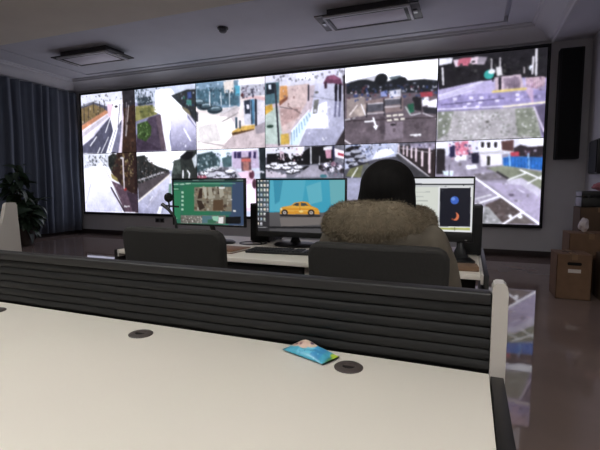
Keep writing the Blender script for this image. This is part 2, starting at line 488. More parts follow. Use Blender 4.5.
  ('p',(215,180,80),[(0.209,0.822),(0.311,0.813),(0.323,0.962),(0.208,0.963)]),
  ('e',(60,90,75),(0.067,0.704),(0.047,0.022)),
  ('p',(215,232,240),[(0.349,0.802),(0.561,0.537),(0.609,0.554),(0.449,0.982),(0.323,0.976)]),
  ('l',(120,160,180),0.011,[(0.349,0.807),(0.349,0.969)]),
  ('l',(120,160,180),0.011,[(0.381,0.771),(0.383,0.917)]),
  ('l',(120,160,180),0.011,[(0.413,0.735),(0.417,0.865)]),
  ('l',(120,160,180),0.01,[(0.444,0.699),(0.451,0.813)]),
  ('l',(120,160,180),0.011,[(0.475,0.663),(0.485,0.762)]),
  ('l',(120,160,180),0.011,[(0.506,0.627),(0.519,0.711)]),
  ('l',(120,160,180),0.01,[(0.537,0.592),(0.552,0.66)]),
  ('l',(120,160,180),0.01,[(0.568,0.557),(0.585,0.61)]),
  ('l',(248,248,248),0.013,[(0.349,0.789),(0.573,0.512)]),
  ('l',(240,240,240),0.014,[(0.436,0.981),(0.626,0.542)]),
  ('p',(125,70,100),[(0.74,0.178),(0.787,0.086),(0.869,0.077),(0.95,0.137),(0.973,0.222),(0.857,0.185)]),
  ('p',(160,95,125),[(0.787,0.106),(0.869,0.085),(0.938,0.138),(0.857,0.144)]),
  ('p',(70,45,60),[(0.752,0.153),(0.787,0.152),(0.787,0.247),(0.759,0.243)]),
  ('p',(35,30,50),[(0.879,0.223),(0.911,0.221),(0.909,0.411),(0.884,0.416)]),
  ('p',(120,120,150),[(0.884,0.422),(0.909,0.419),(0.894,0.627),(0.875,0.631)]),
  ('p',(35,30,50),[(0.927,0.227),(0.959,0.225),(0.958,0.415),(0.932,0.421)]),
  ('p',(120,120,150),[(0.932,0.426),(0.958,0.423),(0.943,0.631),(0.924,0.634)]),
  ('l',(50,45,60),0.019,[(0.561,0.185),(0.561,0.38)]),
  ('l',(150,150,165),0.01,[(0.597,0.332),(0.951,0.427)]),
  ('e',(110,110,105),(0.664,0.286),(0.025,0.015)),
  ('p',(130,130,125),[(0.633,0.387),(0.693,0.379),(0.669,0.559),(0.617,0.568)]),
  ('s',4,0.029,[(245,245,245)],[(0.73,0.889),(0.837,0.895),(0.837,0.933),(0.73,0.928)]),
  ('p',(70,60,65),[(0.972,0.101),(1.04,0.059),(1.046,1.021),(0.884,1.014),(0.999,0.787)]),
  ('b',1),
  ('s',30,0.037,[(150,120,115),(225,205,200),(185,160,160)],[(0.212,0.203),(0.548,0.184),(0.45,0.622),(0.209,0.794)]),
  ('l',(120,105,108),0.011,[(0.198,0.442),(0.425,0.501)]),
  ('l',(150,125,120),0.012,[(0.3,0.438),(0.475,0.557)]),
  ('s',40,0.032,[(60,60,72),(140,140,150),(230,230,240)],[(0.02,0.022),(0.717,0.022),(0.717,0.137),(0.019,0.103)]),
  ('p',(38,50,62),[(0.014,0.103),(0.123,0.103),(0.127,0.248),(0.018,0.259)]),
  ('p',(205,215,225),[(0.045,0.127),(0.082,0.126),(0.086,0.191),(0.05,0.192)]),
  ('l',(60,62,72),0.022,[(0.133,0.128),(0.185,0.97)]),
  ('p',(30,26,44),[(0.879,0.223),(0.911,0.221),(0.909,0.419),(0.884,0.422)]),
  ('e',(40,34,48),(0.897,0.214),(0.016,0.02)),
  ('p',(30,26,44),[(0.927,0.227),(0.959,0.225),(0.958,0.423),(0.932,0.426)]),
  ('e',(40,34,48),(0.945,0.219),(0.016,0.021)),
  ('l',(235,240,246),0.013,[(0.349,0.789),(0.573,0.512)]),
  ('s',18,0.042,[(190,190,206),(225,225,236)],[(0.622,0.425),(0.951,0.453),(0.813,0.906),(0.573,0.841)]),
 ],
 '40': [
  ('p',(118,104,112),[(-0.177,-0.331),(1.165,-0.141),(1.197,1.222),(-0.172,1.18)]),
  ('p',(255,255,255),[(-0.029,-0.016),(1.025,0.011),(1.031,0.284),(-0.027,0.199)]),
  ('p',(205,205,212),[(0.046,0.18),(0.42,0.128),(0.421,0.22),(0.094,0.238)]),
  ('p',(45,48,55),[(0.021,0.204),(0.141,0.177),(0.236,0.173),(0.33,0.209),(0.386,0.137),(0.443,0.131),(0.471,0.225),(0.535,0.205),(0.623,0.189),(0.668,0.232),(0.863,0.236),(1.031,0.272),(1.034,0.409),(0.023,0.339)]),
  ('p',(110,125,130),[(0.489,0.175),(0.611,0.162),(0.646,0.205),(0.512,0.203)]),
  ('s',110,0.035,[(40,42,55),(90,95,120),(200,205,225),(120,70,80),(60,80,140)],[(0.021,0.231),(1.01,0.282),(1.014,0.457),(0.023,0.406)]),
  ('p',(215,215,225),[(0.491,0.344),(0.625,0.331),(0.627,0.434),(0.504,0.436)]),
  ('p',(185,70,85),[(0.822,0.388),(0.95,0.388),(0.952,0.451),(0.835,0.453)]),
  ('p',(150,160,210),[(0.401,0.348),(0.48,0.33),(0.481,0.407),(0.413,0.414)]),
  ('p',(190,100,115),[(0.379,0.438),(0.447,0.418),(0.459,0.484),(0.391,0.492)]),
  ('p',(165,150,145),[(0.023,0.406),(0.238,0.386),(0.217,0.623),(0.024,0.664)]),
  ('p',(190,175,165),[(0.097,0.561),(0.239,0.479),(0.252,0.627),(0.169,0.647)]),
  ('p',(150,130,128),[(0.238,0.438),(0.649,0.423),(0.652,0.604),(0.24,0.625)]),
  ('p',(100,98,108),[(0.263,0.494),(0.443,0.483),(0.444,0.588),(0.264,0.595)]),
  ('l',(225,220,225),0.013,[(0.258,0.491),(0.448,0.486)]),
  ('l',(55,50,58),0.016,[(0.256,0.48),(0.252,0.653)]),
  ('l',(60,55,62),0.016,[(0.448,0.483),(0.45,0.641)]),
  ('l',(210,205,210),0.013,[(0.264,0.614),(0.445,0.609)]),
  ('p',(100,98,108),[(0.452,0.449),(0.622,0.439),(0.624,0.519),(0.453,0.526)]),
  ('l',(225,220,225),0.012,[(0.447,0.447),(0.627,0.441)]),
  ('l',(55,50,58),0.016,[(0.445,0.436),(0.442,0.582)]),
  ('l',(60,55,62),0.016,[(0.627,0.439),(0.629,0.571)]),
  ('l',(210,205,210),0.013,[(0.453,0.544),(0.624,0.54)]),
  ('p',(228,222,205),[(0.473,0.645),(0.523,0.644),(0.525,0.665),(0.475,0.667)]),
  ('p',(228,222,205),[(0.541,0.643),(0.59,0.641),(0.593,0.662),(0.543,0.663)]),
  ('p',(228,222,205),[(0.603,0.642),(0.652,0.64),(0.655,0.661),(0.606,0.663)]),
  ('p',(228,222,205),[(0.48,0.699),(0.53,0.697),(0.533,0.718),(0.483,0.72)]),
  ('p',(228,222,205),[(0.555,0.696),(0.604,0.694),(0.607,0.715),(0.558,0.717)]),
  ('p',(228,222,205),[(0.622,0.693),(0.671,0.691),(0.674,0.712),(0.625,0.714)]),
  ('e',(60,52,58),(0.547,0.769),(0.032,0.015)),
  ('l',(250,250,250),0.022,[(0.33,0.672),(0.364,0.794)]),
  ('l',(245,245,245),0.019,[(0.236,0.711),(0.324,0.712)]),
  ('p',(252,252,252),[(0.331,0.778),(0.387,0.769),(0.36,0.826)]),
  ('l',(220,220,220),0.014,[(0.005,0.676),(0.121,0.658)]),
  ('p',(45,120,90),[(0.695,0.53),(0.76,0.515),(0.766,0.626),(0.719,0.635)]),
  ('l',(210,225,215),0.013,[(0.677,0.555),(0.73,0.661)]),
  ('p',(45,42,50),[(0.764,0.472),(0.835,0.453),(0.844,0.619),(0.772,0.601)]),
  ('p',(238,236,240),[(0.841,0.466),(0.909,0.447),(0.921,0.55),(0.852,0.564)]),
  ('p',(240,238,242),[(0.899,0.51),(0.998,0.48),(1.006,0.594),(0.913,0.624)]),
  ('p',(60,58,68),[(0.852,0.569),(1.017,0.595),(1.019,0.67),(0.87,0.647)]),
  ('l',(220,215,220),0.013,[(0.86,0.646),(0.999,0.719)]),
  ('l',(220,220,225),0.013,[(0.838,0.644),(0.741,0.663)]),
  ('p',(150,135,146),[(0.463,0.748),(0.654,0.734),(0.657,0.942),(0.454,0.959)]),
  ('p',(95,82,92),[(0.404,0.664),(0.455,0.668),(0.464,0.879),(0.407,0.877)]),
  ('s',10,0.023,[(250,250,250)],[(0.734,0.895),(0.843,0.895),(0.843,0.932),(0.735,0.926)]),
  ('l',(245,245,245),0.016,[(0.736,0.91),(0.841,0.911)]),
  ('l',(230,225,228),0.017,[(0.007,0.942),(0.075,0.995)]),
  ('b',1),
  ('s',90,0.033,[(36,38,48),(85,90,110),(190,190,205),(120,70,80),(60,80,140),(225,222,228)],[(0.034,0.272),(1.011,0.332),(1.015,0.494),(0.035,0.434)]),
  ('e',(38,40,46),(0.41,0.187),(0.068,0.068)),
  ('e',(42,45,52),(0.624,0.236),(0.062,0.051)),
  ('l',(80,66,72),0.014,[(0.025,0.691),(0.999,0.707)]),
  ('s',30,0.049,[(135,120,126),(98,84,92)],[(0.024,0.664),(0.957,0.704),(0.961,0.959),(0.051,0.912)]),
  ('l',(235,232,235),0.016,[(0.192,0.488),(0.24,0.625)]),
  ('l',(225,215,210),0.019,[(0.144,0.497),(0.06,0.613)]),
  ('l',(250,250,250),0.022,[(0.33,0.672),(0.364,0.794)]),
  ('l',(245,245,245),0.019,[(0.236,0.711),(0.324,0.706)]),
  ('p',(252,252,252),[(0.326,0.773),(0.387,0.764),(0.36,0.826)]),
  ('p',(48,46,52),[(0.748,0.445),(0.802,0.437),(0.808,0.501),(0.76,0.505)]),
  ('p',(232,226,210),[(0.473,0.645),(0.523,0.644),(0.525,0.665),(0.475,0.667)]),
  ('p',(232,226,210),[(0.541,0.643),(0.59,0.641),(0.593,0.662),(0.543,0.663)]),
  ('p',(232,226,210),[(0.603,0.642),(0.652,0.64),(0.655,0.661),(0.606,0.663)]),
  ('p',(232,226,210),[(0.48,0.699),(0.53,0.697),(0.533,0.718),(0.483,0.72)]),
  ('p',(232,226,210),[(0.555,0.696),(0.604,0.694),(0.607,0.715),(0.558,0.717)]),
  ('p',(232,226,210),[(0.622,0.693),(0.671,0.691),(0.674,0.712),(0.625,0.714)]),
  ('e',(50,44,50),(0.547,0.769),(0.029,0.013)),
  ('l',(248,248,248),0.013,[(0.736,0.91),(0.767,0.907)]),
  ('l',(248,248,248),0.014,[(0.776,0.907),(0.806,0.906)]),
  ('l',(248,248,248),0.016,[(0.819,0.904),(0.841,0.903)]),
 ],
 '50': [
  ('p',(150,140,185),[(-0.161,-0.342),(1.196,-0.133),(1.25,1.242),(-0.132,1.198)]),
  ('p',(45,42,48),[(-0.039,-0.024),(1.012,-0.012),(1.025,0.34),(0.623,0.295),(0.414,0.325),(0.015,0.379)]),
  ('s',60,0.032,[(30,28,34),(70,65,72),(55,60,55)],[(0.032,0.067),(0.995,0.06),(1.004,0.287),(0.06,0.315)]),
  ('p',(225,205,215),[(0.144,0.04),(0.384,0.031),(0.408,0.113),(0.168,0.124)]),
  ('p',(205,110,130),[(0.199,0.034),(0.32,0.028),(0.3,0.126),(0.19,0.113)]),
  ('p',(235,235,240),[(0.008,0.009),(0.143,0.013),(0.133,0.079),(0.009,0.091)]),
  ('p',(160,150,160),[(0.384,0.031),(0.47,0.047),(0.44,0.13),(0.376,0.123)]),
  ('p',(190,180,215),[(0.004,0.378),(0.414,0.312),(0.986,0.335),(0.99,0.463),(0.006,0.475)]),
  ('p',(165,155,200),[(0.006,0.461),(0.99,0.463),(0.996,0.616),(0.021,0.614)]),
  ('p',(205,198,225),[(0.017,0.434),(0.436,0.341),(0.308,0.408),(0.018,0.49)]),
  ('s',22,0.038,[(200,190,225),(125,118,160),(180,170,205)],[(0.017,0.449),(0.971,0.461),(0.976,0.601),(0.02,0.587)]),
  ('l',(240,240,240),0.019,[(0.042,0.122),(0.055,0.315)]),
  ('e',(60,185,175),(0.488,0.249),(0.047,0.053)),
  ('e',(225,230,232),(0.513,0.218),(0.034,0.031)),
  ('p',(225,222,222),[(0.547,0.169),(0.599,0.17),(0.612,0.268),(0.561,0.276)]),
  ('l',(230,225,225),0.013,[(0.506,0.073),(0.511,0.231)]),
  ('l',(230,225,225),0.013,[(0.584,0.07),(0.587,0.187)]),
  ('l',(235,232,235),0.017,[(0.876,0.095),(0.874,0.272)]),
  ('l',(235,232,235),0.021,[(0.899,0.017),(0.906,0.288)]),
  ('e',(235,240,250),(0.86,0.214),(0.018,0.031)),
  ('l',(215,205,205),0.015,[(0.8,0.2),(0.802,0.264)]),
  ('p',(205,185,195),[(0.54,0.286),(0.776,0.274),(0.812,0.458),(0.555,0.445)]),
  ('p',(150,130,150),[(0.624,0.308),(0.757,0.305),(0.771,0.428),(0.638,0.422)]),
  ('s',16,0.023,[(225,210,215),(130,110,130)],[(0.551,0.301),(0.777,0.299),(0.792,0.43),(0.565,0.433)]),
  ('p',(55,45,62),[(0.578,0.295),(0.599,0.293),(0.603,0.424),(0.584,0.427)]),
  ('l',(228,205,130),0.027,[(0.534,0.449),(0.822,0.441)]),
  ('p',(225,195,205),[(0.818,0.317),(0.985,0.323),(0.989,0.424),(0.892,0.44),(0.821,0.407)]),
  ('l',(210,170,200),0.021,[(0.868,0.348),(0.888,0.619)]),
  ('p',(205,180,205),[(0.82,0.381),(0.881,0.413),(0.888,0.611),(0.822,0.459)]),
  ('s',14,0.031,[(190,140,165),(235,215,225),(130,100,130)],[(0.828,0.318),(0.982,0.33),(0.985,0.436),(0.895,0.555)]),
  ('l',(235,230,240),0.014,[(-0.003,0.613),(0.634,0.624)]),
  ('l',(238,228,200),0.02,[(0.634,0.627),(0.999,0.603)]),
  ('p',(185,180,182),[(-0.002,0.641),(0.918,0.647),(0.992,1.052),(0.005,1.005)]),
  ('s',150,0.027,[(165,165,160),(205,205,205),(150,152,145),(215,213,215)],[(0.114,0.677),(0.9,0.685),(0.951,1.024),(0.052,0.979)]),
  ('p',(140,145,130),[(0.01,0.641),(0.169,0.64),(0.119,0.899),(0.017,0.977)]),
  ('p',(150,155,138),[(0.738,0.659),(0.899,0.659),(0.98,1.0),(0.768,0.962)]),
  ('s',40,0.037,[(190,190,182),(130,135,120)],[(0.718,0.67),(0.899,0.672),(0.981,1.025),(0.79,1.016)]),
  ('s',12,0.031,[(225,222,230)],[(0.01,0.669),(0.181,0.655),(0.074,0.924),(0.015,0.921)]),
  ('e',(120,118,112),(0.491,0.791),(0.019,0.016)),
  ('p',(110,100,130),[(0.903,0.646),(1.0,0.621),(1.021,1.027),(0.989,0.975)]),
  ('l',(215,200,220),0.018,[(0.903,0.654),(0.997,0.923)]),
  ('p',(228,222,240),[(0.154,0.486),(0.194,0.484),(0.198,0.519),(0.158,0.521)]),
  ('p',(228,222,240),[(0.31,0.486),(0.349,0.485),(0.352,0.52),(0.312,0.522)]),
  ('p',(228,222,240),[(0.408,0.49),(0.446,0.488),(0.449,0.523),(0.411,0.525)]),
  ('p',(228,222,240),[(0.289,0.544),(0.328,0.542),(0.332,0.577),(0.292,0.579)]),
  ('p',(228,222,240),[(0.398,0.542),(0.437,0.541),(0.44,0.576),(0.401,0.578)]),
  ('p',(228,222,240),[(0.253,0.589),(0.292,0.587),(0.295,0.623),(0.256,0.625)]),
  ('p',(228,222,240),[(0.373,0.595),(0.412,0.592),(0.416,0.627),(0.377,0.629)]),
  ('p',(228,222,240),[(0.732,0.486),(0.769,0.485),(0.772,0.519),(0.736,0.52)]),
  ('p',(228,222,240),[(0.738,0.539),(0.775,0.537),(0.778,0.571),(0.741,0.573)]),
  ('p',(228,222,240),[(0.551,0.535),(0.589,0.533),(0.592,0.568),(0.555,0.569)]),
  ('b',1),
  ('s',50,0.038,[(28,26,30),(64,60,66),(85,85,80)],[(0.032,0.08),(0.996,0.085),(1.004,0.299),(0.06,0.342)]),
  ('l',(225,222,232),0.013,[(0.017,0.449),(0.435,0.323)]),
  ('l',(215,210,228),0.014,[(0.018,0.498),(0.351,0.413)]),
  ('l',(120,112,150),0.014,[(0.042,0.561),(0.631,0.532)]),
  ('l',(228,225,228),0.016,[(0.047,0.123),(0.058,0.321)]),
  ('l',(235,230,235),0.015,[(0.876,0.095),(0.874,0.285)]),
  ('l',(235,232,235),0.018,[(0.899,0.017),(0.906,0.301)]),
  ('l',(228,224,226),0.01,[(0.506,0.073),(0.511,0.243)]),
  ('l',(228,224,226),0.01,[(0.584,0.07),(0.587,0.193)]),
  ('e',(60,190,180),(0.486,0.249),(0.042,0.047)),
  ('e',(232,235,236),(0.509,0.22),(0.029,0.023)),
  ('p',(50,42,56),[(0.578,0.29),(0.6,0.288),(0.605,0.429),(0.584,0.432)]),
  ('l',(165,140,155),0.008,[(0.828,0.323),(0.835,0.422)]),
  ('l',(165,140,155),0.008,[(0.846,0.325),(0.853,0.427)]),
  ('l',(165,140,155),0.008,[(0.864,0.327),(0.871,0.432)]),
  ('l',(165,140,155),0.008,[(0.882,0.329),(0.889,0.438)]),
  ('l',(165,140,155),0.008,[(0.9,0.331),(0.907,0.444)]),
  ('l',(165,140,155),0.008,[(0.917,0.333),(0.926,0.45)]),
  ('l',(165,140,155),0.007,[(0.935,0.335),(0.943,0.455)]),
  ('l',(165,140,155),0.007,[(0.953,0.337),(0.961,0.461)]),
  ('l',(165,140,155),0.007,[(0.971,0.339),(0.979,0.467)]),
  ('l',(170,150,165),0.008,[(0.624,0.308),(0.629,0.422)]),
  ('l',(170,150,165),0.008,[(0.645,0.311),(0.65,0.423)]),
  ('l',(170,150,165),0.008,[(0.665,0.313),(0.671,0.425)]),
  ('l',(170,150,165),0.008,[(0.686,0.315),(0.692,0.427)]),
  ('l',(170,150,165),0.008,[(0.706,0.317),(0.712,0.43)]),
  ('l',(170,150,165),0.008,[(0.727,0.32),(0.733,0.432)]),
  ('l',(170,150,165),0.008,[(0.748,0.322),(0.753,0.434)]),
  ('l',(170,150,165),0.008,[(0.768,0.324),(0.773,0.436)]),
  ('l',(232,210,130),0.023,[(0.534,0.449),(0.822,0.441)]),
  ('l',(240,232,205),0.016,[(0.634,0.629),(1.0,0.608)]),
  ('s',120,0.025,[(150,152,146),(208,208,205),(128,130,122),(222,220,220)],[(0.113,0.663),(0.92,0.673),(0.981,1.025),(0.052,0.993)]),
  ('l',(215,205,222),0.013,[(0.903,0.654),(0.998,0.936)]),
 ],
 '01': [
  ('p',(245,245,252),[(-0.2,-0.263),(1.247,-0.193),(1.199,1.189),(-0.284,1.242)]),
  ('p',(215,218,225),[(-0.027,0.012),(0.486,0.003),(0.475,0.237),(-0.04,0.253)]),
  ('s',50,0.03,[(90,95,100),(150,150,155),(250,250,252)],[(0.033,0.04),(0.456,0.028),(0.448,0.184),(0.023,0.227)]),
  ('p',(255,255,255),[(0.115,0.229),(0.419,0.184),(0.49,0.552),(0.036,0.578)]),
  ('g',(240,240,250),(205,205,222),[(0.068,0.551),(0.491,0.526),(0.704,0.983),(0.014,0.999)]),
  ('l',(200,200,212),0.016,[(0.131,0.524),(0.016,0.849)]),
  ('l',(225,222,226),0.011,[(0.106,0.416),(0.135,0.457)]),
  ('p',(50,54,50),[(0.484,0.055),(0.573,0.001),(0.658,0.035),(0.662,0.293),(0.531,0.303),(0.482,0.211)]),
  ('p',(72,48,40),[(0.662,-0.042),(1.108,-0.05),(1.081,0.681),(0.803,0.656),(0.53,0.317)]),
  ('s',80,0.038,[(110,80,50),(45,32,26),(135,118,80),(75,62,50)],[(0.674,0.01),(1.024,-0.003),(1.002,0.604),(0.693,0.553)]),
  ('s',16,0.038,[(160,150,95)],[(0.799,0.065),(0.953,0.07),(0.943,0.323),(0.817,0.321)]),
  ('p',(58,36,34),[(0.957,-0.031),(1.107,-0.025),(1.07,0.987),(0.945,0.991)]),
  ('p',(165,150,90),[(0.515,0.33),(0.642,0.422),(0.653,0.487),(0.54,0.421)]),
  ('p',(110,85,100),[(0.524,0.46),(0.695,0.526),(1.023,0.758),(1.015,0.976),(0.762,0.982)]),
  ('p',(78,60,75),[(0.803,0.656),(1.026,0.681),(1.015,0.976),(0.903,0.978)]),
  ('l',(60,50,62),0.024,[(0.518,0.578),(0.748,0.969)]),
  ('l',(200,190,205),0.013,[(0.49,0.552),(0.705,0.965)]),
  ('l',(225,215,215),0.026,[(0.755,0.089),(0.76,0.591)]),
  ('e',(180,60,55),(0.777,0.604),(0.028,0.027)),
  ('s',5,0.023,[(240,240,240)],[(0.752,0.865),(0.852,0.863),(0.85,0.91),(0.75,0.912)]),
  ('l',(235,235,235),0.016,[(0.754,0.89),(0.845,0.889)]),
  ('b',1),
  ('s',70,0.032,[(80,85,92),(140,140,148),(250,250,252),(110,112,118)],[(0.018,0.04),(0.469,0.041),(0.462,0.211),(0.117,0.203)]),
  ('l',(190,188,198),0.014,[(0.152,0.417),(0.022,0.849)]),
  ('l',(235,228,225),0.008,[(0.385,0.261),(0.49,0.552)]),
  ('l',(190,180,178),0.011,[(0.429,0.288),(0.685,0.761)]),
  ('s',40,0.037,[(38,44,40),(70,75,62),(95,100,80)],[(0.489,0.055),(0.659,0.022),(0.662,0.293),(0.531,0.303)]),
  ('s',40,0.04,[(120,88,58),(45,32,26),(155,140,100)],[(0.673,0.036),(0.955,-0.005),(0.921,0.528),(0.701,0.526)]),
  ('l',(215,205,208),0.021,[(0.75,0.089),(0.76,0.591)]),
  ('e',(205,200,200),(0.736,0.088),(0.034,0.018)),
  ('s',20,0.027,[(140,115,125),(85,65,80)],[(0.552,0.486),(0.721,0.578),(0.989,0.938),(0.791,0.968)]),
  ('l',(70,58,70),0.021,[(0.519,0.573),(0.756,0.974)]),
 ],
 '11': [
  ('p',(190,192,212),[(-0.212,-0.255),(1.276,-0.178),(1.25,1.189),(-0.274,1.248)]),
  ('p',(253,253,253),[(-0.045,-0.007),(1.022,-0.018),(1.014,0.333),(0.483,0.297),(0.15,0.185),(-0.05,0.126)]),
  ('p',(58,60,58),[(-0.033,0.074),(0.141,0.052),(0.209,0.16),(0.375,0.243),(0.552,0.299),(0.55,0.338),(0.02,0.584),(-0.051,0.53)]),
  ('s',60,0.029,[(110,108,105),(40,42,40),(190,188,190),(85,70,65)],[(-0.005,0.101),(0.182,0.107),(0.511,0.298),(0.482,0.35),(0.008,0.544)]),
  ('l',(215,210,215),0.024,[(0.025,0.455),(0.482,0.324)]),
  ('p',(98,88,92),[(0.008,0.517),(0.551,0.324),(0.577,0.351),(0.014,0.773)]),
  ('g',(225,225,240),(165,165,188),[(0.57,0.346),(0.589,0.429),(0.57,0.611),(0.406,1.008),(-0.002,1.018),(0.006,0.814)]),
  ('l',(232,226,215),0.022,[(-0.003,0.814),(0.549,0.377)]),
  ('l',(250,250,250),0.023,[(0.584,0.403),(0.552,0.585)]),
  ('l',(235,235,240),0.016,[(0.215,0.785),(0.26,0.717)]),
  ('p',(240,240,240),[(0.368,0.876),(0.424,0.875),(0.392,1.009),(0.321,1.01)]),
  ('p',(60,66,62),[(0.656,0.16),(0.732,0.124),(0.84,0.005),(1.009,0.002),(1.01,0.509),(0.588,0.455),(0.597,0.339)]),
  ('p',(88,100,92),[(0.637,0.146),(0.731,0.136),(0.752,0.354),(0.59,0.377)]),
  ('p',(32,32,36),[(0.732,0.098),(0.84,0.013),(0.944,0.009),(0.928,0.13),(0.81,0.151)]),
  ('p',(205,212,215),[(0.921,0.129),(1.016,0.032),(1.011,0.207),(0.964,0.281)]),
  ('l',(225,225,225),0.02,[(0.845,0.317),(0.878,0.356),(0.869,0.419)]),
  ('l',(225,225,225),0.02,[(0.774,0.316),(0.771,0.418)]),
  ('s',14,0.031,[(40,44,44),(95,105,100)],[(0.623,0.171),(0.889,0.153),(0.934,0.432),(0.616,0.429)]),
  ('p',(130,170,150),[(0.545,0.519),(0.586,0.507),(0.581,0.689),(0.533,0.663)]),
  ('b',1),
  ('s',80,0.032,[(100,98,96),(38,40,40),(180,178,182),(120,100,90)],[(-0.019,0.087),(0.182,0.094),(0.525,0.298),(0.481,0.362),(0.008,0.53)]),
  ('l',(150,146,148),0.013,[(0.04,0.45),(0.068,0.482)]),
  ('l',(40,36,36),0.01,[(0.069,0.21),(0.066,0.437)]),
  ('l',(150,146,148),0.014,[(0.11,0.429),(0.138,0.46)]),
  ('l',(40,36,36),0.011,[(0.138,0.227),(0.137,0.422)]),
  ('l',(150,146,148),0.013,[(0.18,0.409),(0.208,0.438)]),
  ('l',(40,36,36),0.01,[(0.205,0.245),(0.205,0.406)]),
  ('l',(150,146,148),0.014,[(0.249,0.388),(0.276,0.416)]),
  ('l',(40,36,36),0.01,[(0.273,0.262),(0.274,0.391)]),
  ('l',(150,146,148),0.013,[(0.317,0.368),(0.344,0.395)]),
  ('l',(40,36,36),0.011,[(0.34,0.279),(0.342,0.377)]),
  ('l',(150,146,148),0.013,[(0.385,0.348),(0.412,0.373)]),
  ('l',(40,36,36),0.01,[(0.406,0.296),(0.41,0.362)]),
  ('l',(150,146,148),0.013,[(0.452,0.328),(0.479,0.352)]),
  ('l',(40,36,36),0.01,[(0.472,0.313),(0.476,0.347)]),
  ('l',(236,228,212),0.017,[(0.007,0.8),(0.549,0.382)]),
  ('s',22,0.041,[(60,72,66),(110,122,112),(38,42,42)],[(0.623,0.159),(0.837,0.139),(0.855,0.432),(0.602,0.442)]),
  ('l',(238,238,238),0.018,[(0.851,0.31),(0.884,0.356),(0.872,0.422)]),
  ('l',(238,238,238),0.018,[(0.78,0.308),(0.777,0.421)]),
  ('l',(205,200,215),0.013,[(0.477,0.506),(0.154,0.906)]),
 ],
 '21': [
  ('p',(205,212,225),[(-0.192,-0.263),(1.125,-0.191),(1.113,1.578),(-0.244,1.67)]),
  ('p',(228,236,240),[(-0.016,-0.079),(0.901,-0.074),(0.9,0.054),(-0.019,0.058)]),
  ('p',(70,95,100),[(0.006,0.071),(0.234,0.03),(0.356,0.157),(0.341,0.291),(-0.0,0.347)]),
  ('s',50,0.041,[(100,130,130),(50,70,72),(150,175,180)],[(0.006,0.083),(0.502,0.064),(0.5,0.258),(0.026,0.322)]),
  ('p',(225,240,242),[(0.358,0.034),(0.467,0.026),(0.429,0.134),(0.367,0.205)]),
  ('p',(85,115,120),[(0.381,0.133),(0.526,0.101),(0.523,0.258),(0.402,0.28)]),
  ('p',(198,182,205),[(0.527,0.029),(0.889,0.007),(0.92,0.291),(0.535,0.295)]),
  ('p',(70,55,110),[(0.56,0.047),(0.598,0.043),(0.597,0.139),(0.559,0.138)]),
  ('p',(70,55,110),[(0.627,0.049),(0.664,0.046),(0.663,0.141),(0.626,0.141)]),
  ('p',(70,55,110),[(0.767,0.054),(0.804,0.051),(0.802,0.146),(0.766,0.144)]),
  ('p',(70,55,110),[(0.836,0.057),(0.872,0.054),(0.872,0.148),(0.835,0.147)]),
  ('p',(120,90,100),[(0.663,0.13),(0.796,0.126),(0.805,0.324),(0.665,0.329)]),
  ('p',(220,120,110),[(0.667,0.153),(0.796,0.15),(0.795,0.198),(0.667,0.195)]),
  ('p',(190,130,120),[(0.69,0.202),(0.772,0.202),(0.771,0.324),(0.694,0.322)]),
  ('p',(240,238,240),[(0.528,-0.007),(0.889,-0.012),(0.9,0.031),(0.527,0.041)]),
  ('p',(195,192,202),[(-0.0,0.347),(0.548,0.259),(0.665,0.382),(0.64,0.454),(-0.002,0.46)]),
  ('e',(40,40,48),(0.102,0.369),(0.086,0.022)),
  ('e',(235,235,235),(0.102,0.349),(0.081,0.027)),
  ('e',(40,40,48),(0.204,0.321),(0.084,0.021)),
  ('e',(225,225,225),(0.204,0.301),(0.08,0.027)),
  ('e',(40,40,48),(0.304,0.297),(0.083,0.023)),
  ('e',(220,220,220),(0.304,0.278),(0.079,0.027)),
  ('e',(40,40,48),(0.402,0.312),(0.082,0.022)),
  ('e',(120,120,130),(0.402,0.292),(0.077,0.027)),
  ('e',(40,40,48),(0.202,0.407),(0.085,0.023)),
  ('e',(205,205,212),(0.203,0.387),(0.079,0.028)),
  ('e',(40,40,48),(0.376,0.385),(0.083,0.022)),
  ('e',(228,228,235),(0.376,0.366),(0.078,0.027)),
  ('e',(40,40,48),(0.498,0.35),(0.081,0.022)),
  ('e',(240,240,240),(0.499,0.331),(0.076,0.026)),
  ('e',(40,40,48),(0.075,0.431),(0.086,0.023)),
  ('e',(165,90,105),(0.076,0.411),(0.08,0.027)),
  ('e',(40,40,48),(0.521,0.411),(0.081,0.022)),
  ('e',(80,80,95),(0.522,0.392),(0.076,0.027)),
  ('e',(40,40,48),(0.424,0.435),(0.082,0.022)),
  ('e',(215,215,225),(0.424,0.415),(0.078,0.027)),
  ('p',(235,205,222),[(0.606,0.357),(0.782,0.324),(0.895,0.528),(0.891,0.912),(0.705,0.915),(0.687,0.454)]),
  ('p',(250,235,245),[(0.721,0.527),(0.838,0.504),(0.868,0.864),(0.729,0.867)]),
  ('e',(120,62,86),(0.809,0.384),(0.037,0.062)),
  ('e',(235,200,205),(0.794,0.332),(0.023,0.018)),
  ('e',(104,60,78),(0.849,0.516),(0.033,0.071)),
  ('p',(45,55,62),[(0.912,-0.015),(1.058,-0.032),(1.054,0.482),(0.93,0.481)]),
  ('e',(215,215,222),(0.919,0.35),(0.069,0.021)),
  ('s',16,0.027,[(90,105,115),(30,38,45)],[(0.923,0.009),(1.035,0.013),(1.032,0.387),(0.919,0.386)]),
  ('b',1),
  ('s',60,0.036,[(60,82,86),(125,150,155),(190,205,210),(90,110,115)],[(0.006,0.083),(0.345,0.058),(0.341,0.291),(0.026,0.322)]),
  ('p',(62,50,98),[(0.567,0.052),(0.591,0.048),(0.59,0.139),(0.566,0.139)]),
  ('p',(62,50,98),[(0.605,0.053),(0.629,0.049),(0.628,0.141),(0.604,0.14)]),
